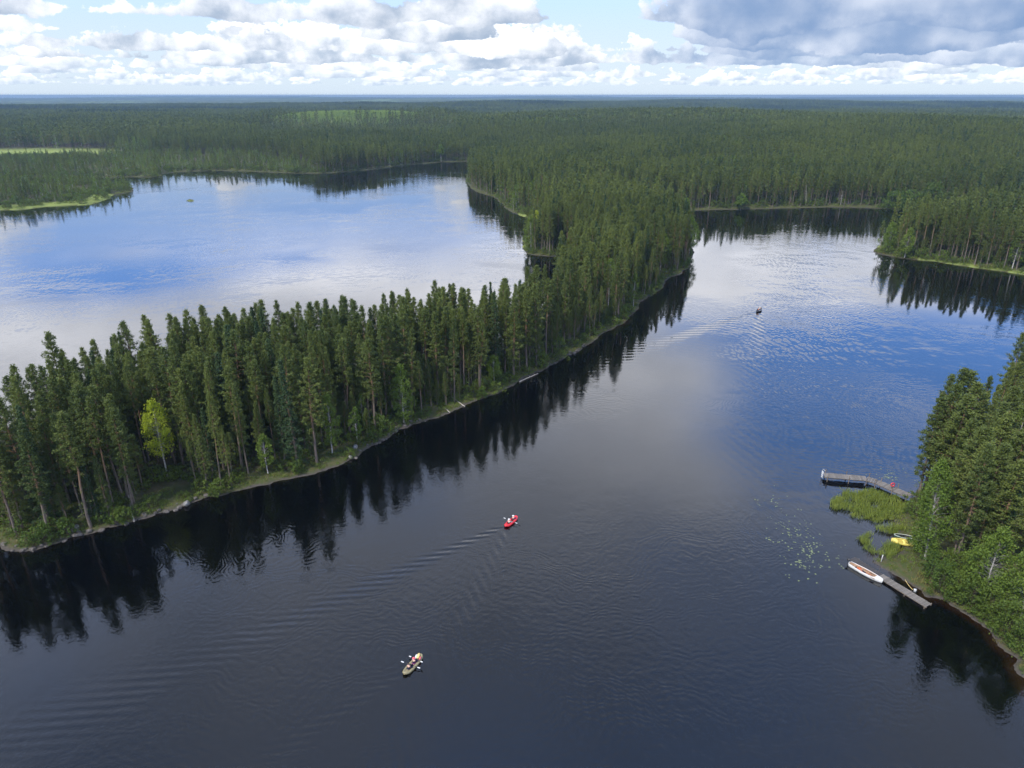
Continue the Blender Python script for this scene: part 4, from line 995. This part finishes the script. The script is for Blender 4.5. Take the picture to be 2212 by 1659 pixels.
M['plum'] = simple('plum_fabric', (0.13, 0.03, 0.11), 0.85, 0.1, 0.2); M['pink'] = simple('pink_red_fabric', (0.62, 0.13, 0.15), 0.85, 0.1, 0.15); M['whitefab'] = simple('white_fabric', (0.60, 0.58, 0.57), 0.85, 0.1, 0.06)
M['sand'] = simple('yellow_bag', (0.72, 0.55, 0.22), 0.8, 0.2, 0.15); M['grey'] = simple('grey_metal', (0.35, 0.36, 0.38), 0.4, 0.5, 0.1); M['hair'] = simple('dark_hair', (0.05, 0.03, 0.02), 0.7, 0.3, 0.2)
def dock(name, pts, width, z, label, wet=0.0, post_step=2.6, post_up=0.5, rail=False):
    """Planked walkway along pts (photo pixels on the deck level); planks, beams and posts each a part."""
    G = [Vector((*gp(u, v, z), z)) for u, v in pts]; root = empty(name, G[0]); tag(root, label, 'dock')
    o0 = G[0]; total = sum((G[i + 1] - G[i]).length for i in range(len(G) - 1)); run = 0.0
    pw = 0.19; pm = {}
    for wname in ('plank', 'wet'):
        mb = MB(); mb.box((0, 0, 0), (pw - 0.025, width, 0.04), bev=0.006); pm[wname] = mb.mesh('plank', M[wname])
    pr = random.Random(len(name))
    for i in range(len(G) - 1):
        a, b = G[i] - o0, G[i + 1] - o0; d = b - a; L = d.length; an = math.atan2(d.y, d.x); n = int(L / pw)
        side = Vector((-d.y, d.x, 0)).normalized()
        for k_ in range(n):
            c = a + d * ((k_ + 0.5) / n); wt = (run + L * k_ / n) < wet * total
            pl0 = link('plank', pm['wet' if wt else 'plank'], root, c + Vector((0, 0, pr.uniform(-0.006, 0.006))) + side * pr.uniform(-0.04, 0.04), (0, 0, an + pr.uniform(-0.015, 0.015)))
        for sgn in (-1, 1):
            mb = MB(); mb.box((0, 0, 0), (L + 0.1, 0.10, 0.15)); mb.build('beam', M['post'], root, (a + b) / 2 + side * sgn * (width / 2 - 0.15) + Vector((0, 0, -0.105)), (0, 0, an))
        np_ = max(1, int(round(L / post_step)))
        for k_ in range(np_ + (1 if i == len(G) - 2 else 0)):
            for sgn in (-1, 1):
                c = a + d * ((k_ + 0.12) / np_ if k_ < np_ else 0.985) + side * sgn * (width / 2 + 0.07); up = post_up * pr.uniform(0.7, 1.15)
                bot = -z - 1.3
                mb = MB(); mb.tube([(0, 0, bot), (pr.uniform(-.02, .02), 0, up)], 0.07, 7); mb.build('post', M['post'], root, c, None)
        run += L
    return root, G
dock('bent_jetty', [(1780, 1026), (1872, 1034), (1893, 1040), (1966, 1072)], 1.65, 0.75, 'bent grey plank jetty on posts reaching out from the near bank', 0.0, 2.9, 0.75)
dock('plank_dock', [(1841, 1206), (1907, 1247), (2006, 1308)], 1.25, 0.30, 'long low grey plank dock with the white boat alongside', 0.38, 3.4, 0.04)
dock('small_jetty', [(-60, 1141), (28, 1134)], 1.0, 0.7, 'short grey jetty cut by the left picture edge', 0.0, 2.5, 0.1)
def at_px(u, v, z=0.0): p = gp(u, v, z); return Vector((p[0], p[1], z))
# ladder at the jetty's end, lifebuoy on a post, bucket on the dock, white marker pole, mooring line
lr = empty('swim_ladder', at_px(1778, 1024, 0.75)); tag(lr, 'white swim ladder at the outer end of the bent jetty', 'ladder')
for sx in (-0.22, 0.22):
    mb = MB(); mb.tube([(-0.12, sx, -1.2), (-0.12, sx, 0.55), (-0.02, sx, 0.8), (0.2, sx, 0.75)], 0.035, 7); mb.build('rail', M['white'], lr, None, None, True)
for zz in (-0.9, -0.55, -0.2, 0.15, 0.42): mb = MB(); mb.box((-0.12, 0, zz), (0.10, 0.44, 0.04)); mb.build('rung', M['white'], lr)
bp_ = at_px(1926, 1055, 0.78); lb = empty('life_buoy', bp_); tag(lb, 'red life buoy on a short stand on the bent jetty', 'life buoy')
mb = MB(); mb.tube([(0, 0, 0), (0, 0, 0.9)], 0.04, 6); mb.build('stand', M['post'], lb)
mb = MB(); mb.tube([(0.30 * math.cos(a), 0, 0.75 + 0.30 * math.sin(a)) for a in np.linspace(0, 2 * math.pi, 17)], 0.075, 8, False); mb.build('ring', M['red'], lb, (0, -0.09, 0), None, True)
bk = at_px(1976, 1278, 0.325); mb = MB(); mb.tube([(0, 0, 0), (0, 0, 0.02), (0, 0, 0.34), (0, 0, 0.36)], [0.13, 0.15, 0.19, 0.20], 14); bo = empty('bucket', bk); mb.build('body', M['white'], bo, None, None, True)
mb = MB(); mb.tube([(0.19 * math.cos(a), 0.02, 0.35 + 0.15 * math.sin(a)) for a in np.linspace(0, math.pi, 9)], 0.012, 5); mb.build('handle', M['grey'], bo); tag(bo, 'small white bucket standing on the plank dock', 'bucket')
mp_ = at_px(1903, 1213, 0.2); mb = MB(); mb.tube([(0, 0, -0.4), (0.05, 0, 0.75), (0.08, 0, 1.1)], [0.05, 0.05, 0.04], 7); tag(mb.build('marker_pole', M['white'], None, mp_, None, True), 'short white pole sticking up from the landing grass', 'pole')
a, b = at_px(1955, 1252, 0.45), at_px(1972, 1274, 0.37); mb = MB(); mb.tube([a + (b - a) * t - Vector((0, 0, 0.12 * math.sin(math.pi * t))) for t in np.linspace(0, 1, 8)], 0.025, 5); tag(mb.build('mooring_rope', M['sand'], None, None, None, True), 'thin pale rope from the plank dock to the grassy shore', 'rope')

# ------------------------------------------------------------------ boats
def hull_mesh(L, B, Dp, sheer=0.12, transom=0.55, mat=None, inner=None, thick=0.035, n=17, m=13, bow_pow=0.62, rocker=0.08):
    """Open hull, stern at x=-L/2, bow at +L/2, keel near z=0: outer skin, inner skin, rim."""
    def st(s):
        b = B / 2 * (transom + (1 - transom) * min(1, s / 0.42) ** 0.7) if s < 0.42 else B / 2 * max(0.012, 1 - ((s - 0.42) / 0.58) ** 2) ** bow_pow
        zs = Dp * (1 + sheer * (2 * s - 0.8) ** 2 * (1.6 if s > 0.5 else 0.8)); zk = rocker * max(0, (s - 0.7) / 0.3) ** 2 * Dp * 3 + 0.02
        return b, zs, zk
    def skin(off):
        out = []
        for i in range(n):
            s = i / (n - 1); b, zs, zk = st(s); x = -L / 2 + L * s
            if off: x = max(-L / 2 + off, min(L / 2 - off * 3, x)); b = max(0.004, b - off)
            out.append([(x + (0.10 * L * 0.3 * max(0, (s - 0.85) / 0.15) * (abs(j) - 0.5)), b * math.copysign(abs(math.sin(j * math.pi / 2)) ** 0.75, j), zk + off * 1.5 + (zs - zk - off * 1.5) * abs(j) ** 2.3) for j in np.linspace(-1, 1, m)])
        return out
    o, i_ = skin(0), skin(thick); V = [p for r_ in o for p in r_] + [p for r_ in i_ for p in r_]; F = []; k = n * m
    for a in range(n - 1):
        for j in range(m - 1):
            q = a * m + j; F.append((q, q + 1, q + m + 1, q + m)); F.append((k + q, k + q + m, k + q + m + 1, k + q + 1))
        q = a * m; F.append((q, q + m, k + q + m, k + q)); q = a * m + m - 1; F.append((q, k + q, k + q + m, q + m))
    F.append(tuple(range(m))[::-1]); F.append(tuple(range(k, k + m)))
    for j in (0, m - 1): pass
    F.append((0, k, k + m - 1, m - 1))
    mb = MB(); mb.faces(V, F); me = mb.mesh('hull', mat, True)
    if inner is not None:
        me.materials.append(inner); zc = {tuple(round(c, 4) for c in V[q]) for q in range(k, 2 * k)}
        for pl in me.polygons: pl.material_index = 1 if all(tuple(round(c, 4) for c in me.vertices[q].co) in zc for q in pl.vertices) else 0
    return me, st
def gunwale(L, st, w_, mat, parent, z_up=0.0, name='gunwale'):
    for sg in (-1, 1):
        pts = []
        for s in np.linspace(0, 0.985, 14): b, zs, zk = st(s); x = -L / 2 + L * s; x += 0.015 * L * max(0, (s - 0.85) / 0.15) ; pts.append((x, sg * b, zs + z_up))
        mb = MB(); mb.tube(pts, w_, 6); mb.build(name, mat, parent, None, None, True)
def rowing_boat(name, pstern, pbow, B, Dp, z, mats, label, thwarts=3, deck=True, motor=False, group=None):
    d = pbow - pstern; L = d.length; root = empty(name, (pstern + pbow) / 2 + Vector((0, 0, z)), math.atan2(d.y, d.x)); tag(root, label, 'boat', group)
    me, st = hull_mesh(L, B, Dp, mat=mats['hull'], inner=mats.get('inner')); hull = link('hull', me, root)
    gunwale(L, st, 0.035, mats['rim'], root)
    fl = MB(); V, F = [], []; ss = np.linspace(0.06, 0.86, 9)
    for s in ss: b, zs, zk = st(s); V += [(-L / 2 + L * s, -b * 0.70, Dp * 0.30 + zk), (-L / 2 + L * s, b * 0.70, Dp * 0.30 + zk)]
    for i in range(8): F.append((2 * i, 2 * i + 1, 2 * i + 3, 2 * i + 2))
    fl.faces(V, F).build('floor_board', mats['floor'], root)
    for i in range(thwarts):
        s = 0.16 + 0.60 * i / max(1, thwarts - 1); b, zs, zk = st(s)
        mb = MB(); mb.box((-L / 2 + L * s, 0, zs * 0.74), (0.26, b * 1.86, 0.035), bev=0.008); mb.build('thwart', mats['seat'], root)
    if deck:
        V, F = [], []
        for s in np.linspace(0.80, 0.975, 6): b, zs, zk = st(s); V += [(-L / 2 + L * s, -b * 0.97, zs - 0.01), (-L / 2 + L * s, 0, zs + 0.03), (-L / 2 + L * s, b * 0.97, zs - 0.01)]
        for i in range(5): F += [(3 * i, 3 * i + 1, 3 * i + 4, 3 * i + 3), (3 * i + 1, 3 * i + 2, 3 * i + 5, 3 * i + 4)]
        MB().faces(V, F).build('bow_deck', mats['hull'], root)
    if motor:
        x = -L / 2 - 0.16; mt = link('outboard_motor', None, root, (x, 0, Dp)); mt.empty_display_size = 0.2
        mb = MB(); mb.box((-0.05, 0, 0.32), (0.46, 0.28, 0.36), bev=0.09); mb.build('cowling', M['black'], mt, None, None, True)
        mb = MB(); mb.tube([(0, 0, 0.15), (-0.02, 0, -0.75)], [0.08, 0.06], 8); mb.build('leg', M['black'], mt)
        mb = MB(); mb.tube([(0.15, 0, 0.30), (0.75, 0.05, 0.42)], [0.03, 0.025], 6); mb.build('tiller', M['black'], mt)
        mb = MB(); mb.box((0.12, 0, -0.05), (0.08, 0.26, 0.34)); mb.build('bracket', M['grey'], mt)
    return root, L, st
wb = {'hull': M['white'], 'rim': M['white'], 'floor': M['navy'], 'seat': M['cream'], 'inner': M['cream']}
a_, b_ = at_px(1835, 1217, 0.3), at_px(1906, 1256, 0.3); a_.z = b_.z = 0
wroot, wL, wst = rowing_boat('rowing_boat', a_, b_, 1.12, 0.58, -0.14, wb, 'white rowing boat with outboard motor moored along the plank dock', 4, True, True)
# inside: varnished side board, life jackets, a bag
mb = MB(); mb.box((0.45, 0.05, 0.42), (0.75, 0.32, 0.05), 0.15, 0.12, 0.01); mb.build('seat_board', M['brown'], wroot)
for s_, sg in ((0.2, 1), (0.35, -1)): pass
def in_boat(root, x, y, z): return root.matrix_basis @ Vector((x, y, z))
def life_jacket(loc, rz, lab, grp=None, mat='orange'):
    o = empty('life_jacket', loc, rz); tag(o, lab, 'life jacket', grp)
    for sg in (-1, 1): mb = MB(); mb.box((0, sg * 0.13, 0.06), (0.48, 0.20, 0.12), bev=0.045); mb.build('panel', M[mat], o, None, None, True)
    mb = MB(); mb.tube([(-0.22, -0.13, 0.08), (-0.36, -0.08, 0.12), (-0.38, 0.08, 0.12), (-0.22, 0.13, 0.08)], 0.06, 7); mb.build('collar', M[mat], o, None, None, True)
    mb = MB(); mb.box((0.05, 0, 0.10), (0.05, 0.50, 0.055)); mb.build('strap', M['black'], o)
life_jacket(in_boat(wroot, -wL * 0.19, 0.18, 0.33), wroot.rotation_euler.z + 0.5, 'orange life jacket lying aft in the white boat', 'life jackets in the white boat')
life_jacket(in_boat(wroot, -wL * 0.12, -0.22, 0.33), wroot.rotation_euler.z - 0.9, 'orange life jacket amidships in the white boat', 'life jackets in the white boat')
for sg, lab in ((-1, 'wooden oar on the water side of the white boat'), (1, 'wooden oar on the dock side of the white boat')):
    o = empty('oar', in_boat(wroot, 0.1, sg * 0.42, 0.52), wroot.rotation_euler.z + 0.04 * sg); tag(o, lab, 'oar', 'oars in the white boat')
    mb = MB(); mb.tube([(-1.3, 0, 0), (0.9, 0, 0)], 0.025, 6); mb.build('shaft', M['cream'], o); mb = MB(); mb.box((1.15, 0, 0), (0.55, 0.14, 0.02), bev=0.008); mb.build('blade', M['cream'], o)
zl = hz(gp(1950, 1173)) + 0.0
a_, b_ = at_px(1976, 1176, 0.4), at_px(1925, 1168, 0.4); a_.z = b_.z = 0
rowing_boat('rowing_boat', a_, b_, 1.35, 0.50, 0.10, {'hull': M['yellow'], 'rim': M['yellow'], 'floor': M['dkyellow'], 'seat': M['yellow'], 'inner': M['dkyellow']}, 'pale yellow rowing boat drawn up on the landing grass', 3, True)
a_, b_ = at_px(1974, 1163, 0.4), at_px(1931, 1157, 0.4); a_.z = b_.z = 0
rowing_boat('rowing_boat', a_, b_, 1.0, 0.42, 0.10, {'hull': M['dkgreen'], 'rim': M['palerim'], 'floor': M['black'], 'seat': M['dkgreen'], 'inner': M['black']}, 'narrow dark green boat with pale rim beside the yellow one', 2, False)

# ------------------------------------------------------------------ paddlers
def skin_obj(name, verts, edges, rad, mat, parent=None, root=0, sub=1):
    me = bpy.data.meshes.new(name); me.from_pydata(verts, edges, []); me.materials.append(mat)
    o = link(name, me, parent)
    md = o.modifiers.new('skin', 'SKIN'); md.use_smooth_shade = True
    for i, r_ in enumerate(rad): me.skin_vertices[0].data[i].radius = (r_, r_) if not isinstance(r_, tuple) else r_; me.skin_vertices[0].data[i].use_root = i == root
    o.modifiers.new('smooth', 'SUBSURF').levels = sub; o.modifiers['smooth'].render_levels = sub; return o
def paddler(loc, rz, label, top, legs, hat, vest=None, lean=0.0, twist=0.0, grp=None):
    """Person seated facing +x with legs forward, hands on a paddle shaft."""
    o = empty('person', loc, rz); tag(o, label, 'person', grp)
    hl_ = (0.42, 0.36, 0.34 + twist); hr_ = (0.42, -0.36, 0.34 - twist)
    V = [(0, 0, 0.08), (0.02 + lean * .4, 0, 0.30), (0.03 + lean, 0, 0.50), (0.04 + lean, 0, 0.60), (0.06 + lean, 0, 0.70), (0.07 + lean, 0, 0.82),
         (0.03 + lean, 0.19, 0.50), (0.18 + lean * .6, 0.31, 0.32), hl_, (0.46, 0.37, 0.33 + twist), (0.03 + lean, -0.19, 0.50), (0.18 + lean * .6, -0.31, 0.32), hr_, (0.46, -0.37, 0.33 - twist),
         (0.02, 0.10, 0.06), (0.42, 0.16, 0.24), (0.80, 0.14, 0.06), (0.90, 0.14, 0.12), (0.02, -0.10, 0.06), (0.42, -0.16, 0.24), (0.80, -0.14, 0.06), (0.90, -0.14, 0.12)]
    E = [(0, 1), (1, 2), (2, 3), (3, 4), (4, 5), (2, 6), (6, 7), (7, 8), (8, 9), (2, 10), (10, 11), (11, 12), (12, 13), (0, 14), (14, 15), (15, 16), (16, 17), (0, 18), (18, 19), (19, 20), (20, 21)]
    rd = [(0.13, 0.11), (0.12, 0.10), (0.13, 0.09), 0.055, 0.095, 0.075, 0.055, 0.042, 0.032, 0.035, 0.055, 0.042, 0.032, 0.035, 0.085, 0.062, 0.045, 0.04, 0.085, 0.062, 0.045, 0.04]
    skin_obj('body', V, E, rd, M['skin'], o)
    g = 1.16
    idx = [0, 1, 2, 6, 7, 8, 10, 11, 12]; mp2 = {v: i for i, v in enumerate(idx)}
    skin_obj('jacket', [V[i] for i in idx], [(mp2[a], mp2[b]) for a, b in E if a in mp2 and b in mp2], [(tuple(q * g for q in rd[i]) if isinstance(rd[i], tuple) else rd[i] * 1.25) for i in idx], M[top], o)
    idx = [0, 14, 15, 16, 18, 19, 20]; mp3 = {v: i for i, v in enumerate(idx)}
    skin_obj('trousers', [V[i] for i in idx], [(mp3[a], mp3[b]) for a, b in E if a in mp3 and b in mp3], [(tuple(q * g for q in rd[i]) if isinstance(rd[i], tuple) else rd[i] * 1.2) for i in idx], M[legs], o)
    mb = MB(); mb.blob((0.045 + lean, 0, 0.80), (0.125, 0.115, 0.095), 2); h_ = mb.build('hat' if hat != 'hair' else 'hair', M[hat], o, None, None, True)
    if hat != 'hair': mb = MB(); mb.tube([(0.045 + lean, 0, 0.785), (0.045 + lean, 0, 0.80)], [0.19, 0.15], 14); mb.build('brim', M[hat], h_, None, None, True)
    mb = MB(); mb.blob((0.155 + lean, 0, 0.735), (0.022, 0.018, 0.024), 1); mb.build('nose', M['skin'], o)
    if vest: skin_obj('life_vest', [(0.01, 0, 0.16), (0.02 + lean * .5, 0, 0.32), (0.03 + lean, 0, 0.50)], [(0, 1), (1, 2)], [(0.175, 0.145), (0.18, 0.15), (0.17, 0.12)], M[vest], o)
    return o
def paddle(loc, rz, tilt, label, blade='white', grp='paddles'):
    o = empty('paddle', loc, rz); o.rotation_euler = (tilt, 0, rz); tag(o, label, 'paddle', grp)
    mb = MB(); mb.tube([(0, -0.85, 0), (0, 0.85, 0)], 0.017, 6); mb.build('shaft', M['black'], o)
    for sg in (-1, 1): mb = MB(); mb.box((0, sg * 0.98, 0), (0.14, 0.34, 0.02), bev=0.009); mb.build('blade', M[blade], o)
    return o
def tube_boat(name, pos, hd, L, B, rt, mat, matin, label):
    """Inflatable: fat tubes closing to raised, pointed ends, floor, two seats."""
    rz = math.atan2(hd[1], hd[0]); root = empty(name, (pos[0], pos[1], 0.0), rz); tag(root, label, 'kayak')
    pts, rad = [], []
    for a in np.linspace(0, 2 * math.pi, 37):
        c, s = math.cos(a), math.sin(a); x = (L / 2 - rt) * math.copysign(abs(c) ** 0.80, c); y = (B / 2 - rt) * math.copysign(abs(s) ** 0.75, s)
        pts.append((x, y, rt * 0.72 + 0.20 * abs(c) ** 5)); rad.append(rt * (1 - 0.22 * abs(c) ** 6))
    mb = MB(); mb.tube(pts, rad, 12, False); mb.build('side_tube', mat, root, None, None, True)
    for sg in (-1, 1): mb = MB(); mb.blob((sg * (L / 2 - 0.50), 0, rt * 0.95), (0.46, B * 0.27, 0.13), 2); mb.build('end_deck', mat, root, None, None, True)
    mb = MB(); mb.blob((0, 0, 0.05), (L / 2 - rt * 1.2, B / 2 - rt, 0.06), 2); mb.build('floor', matin, root, None, None, True)
    for x in (-0.72, 0.42): mb = MB(); mb.box((x, 0, 0.30), (0.13, B * 0.5, 0.34), 0, -0.2, 0.05); mb.build('seat', matin, root, None, None, True)
    return root
def wl(root, x, y, z): return root.matrix_basis @ Vector((x, y, z))
rk = tube_boat('inflatable_kayak', red_p, red_h, 3.3, 0.98, 0.19, M['red'], M['black'], 'red inflatable kayak with two paddlers in mid channel')
rz = rk.rotation_euler.z
paddler(wl(rk, -0.62, 0, 0.12), rz, 'rear paddler in the red kayak with white hat and white top', 'whitefab', 'navy', 'whitefab', None, 0.04, 0.05, 'paddlers in the red kayak')
paddler(wl(rk, 0.50, 0, 0.12), rz, 'front paddler in the red kayak in dark plum top and white hat', 'plum', 'navy', 'whitefab', None, 0.06, -0.05, 'paddlers in the red kayak')
paddle(wl(rk, -0.18, 0, 0.47), rz + 0.15, 0.16, 'white-bladed paddle of the rear paddler in the red kayak', 'white', 'paddles of the red kayak')
paddle(wl(rk, 0.94, 0, 0.47), rz - 0.1, -0.16, 'black-bladed paddle of the front paddler in the red kayak', 'black', 'paddles of the red kayak')
ok = tube_boat('inflatable_canoe', olive_p, olive_h, 3.5, 1.05, 0.17, M['olive'], M['black'], 'olive inflatable canoe loaded with bags in the foreground water')
ok['category'] = 'canoe'; rz = ok.rotation_euler.z
paddler(wl(ok, -0.85, 0, 0.12), rz, 'rear paddler in the olive canoe in navy clothes', 'navy', 'navy', 'hair', None, 0.05, 0.06, 'paddlers in the olive canoe')
paddler(wl(ok, 0.15, 0, 0.12), rz, 'middle paddler in the olive canoe wearing a pinkish red hat', 'navy', 'plum', 'pink', None, 0.05, -0.06, 'paddlers in the olive canoe')
paddle(wl(ok, -0.40, 0, 0.47), rz + 0.25, 0.2, 'white-bladed paddle of the rear paddler in the olive canoe', 'white', 'paddles of the olive canoe')
paddle(wl(ok, 0.60, 0, 0.47), rz - 0.2, -0.2, 'white-bladed paddle of the middle paddler in the olive canoe', 'white', 'paddles of the olive canoe')
def bag(root, x, y, z, s, mat, lab, nm='dry_bag'):
    o = empty(nm, wl(root, x, y, z), root.rotation_euler.z + 0.3); tag(o, lab, 'bag', 'bags in the olive canoe')
    mb = MB(); mb.tube([(-s, 0, 0), (-s * 0.9, 0, 0), (s * 0.75, 0, 0), (s * 0.95, 0, 0), (s * 1.15, 0, 0.02)], [s * 0.3, s * 0.5, s * 0.5, s * 0.25, s * 0.3], 10); mb.build('sack', M[mat], o, (0, 0, s * 0.5), None, True)
    mb = MB(); mb.box((s * 1.0, 0, s * 0.52), (0.05, s * 0.55, 0.05), bev=0.01); mb.build('buckle', M['black'], o)
bag(ok, 1.15, 0.05, 0.26, 0.34, 'sand', 'yellow dry bag in the bow of the olive canoe'); bag(ok, 0.98, 0.22, 0.30, 0.26, 'whitefab', 'white bag behind the yellow one in the olive canoe'); bag(ok, 1.0, -0.30, 0.30, 0.20, 'pink', 'pinkish red bag on the side of the olive canoe bow')
# far motor boat
mh = Vector((motor_h[0], motor_h[1], 0)); mpv = Vector((motor_p[0], motor_p[1], 0))
mroot, mL, mst = rowing_boat('motor_boat', mpv - mh * 1.9, mpv + mh * 1.9, 1.35, 0.55, -0.12, {'hull': M['black'], 'rim': M['grey'], 'floor': M['grey'], 'seat': M['grey']}, 'small dark motor boat far up the channel with a spreading wake', 3, True, True)
paddler(wl(mroot, -1.1, 0, 0.42), mroot.rotation_euler.z, 'person steering at the stern of the far motor boat', 'navy', 'navy', 'hair', 'orange', 0, 0, 'people in the far motor boat')
paddler(wl(mroot, 0.3, 0, 0.42), mroot.rotation_euler.z, 'person sitting amidships in the far motor boat', 'whitefab', 'navy', 'whitefab', None, 0, 0, 'people in the far motor boat')

# ------------------------------------------------------------------ haze over the land
top_z = max(float((T['z'] + T['h']).max()) * 1.0 + 1.5, CANOPY_TOP + 1.0, CAM_H + 2.0); low_z = -5.0
mb = MB(); mb.box((0, 0, (top_z + low_z) / 2), (30400, 30400, top_z - low_z))
m, t, out = newmat('haze'); pv = t.node('ShaderNodeVolumePrincipled')
pv.inputs['Color'].default_value = (0.26, 0.40, 0.58, 1); pv.inputs['Density'].default_value = 1.3e-4; pv.inputs['Anisotropy'].default_value = 0.2
t.l.new(pv.outputs[0], out.inputs['Volume'])
tag(mb.build('haze', m), kind='stuff')
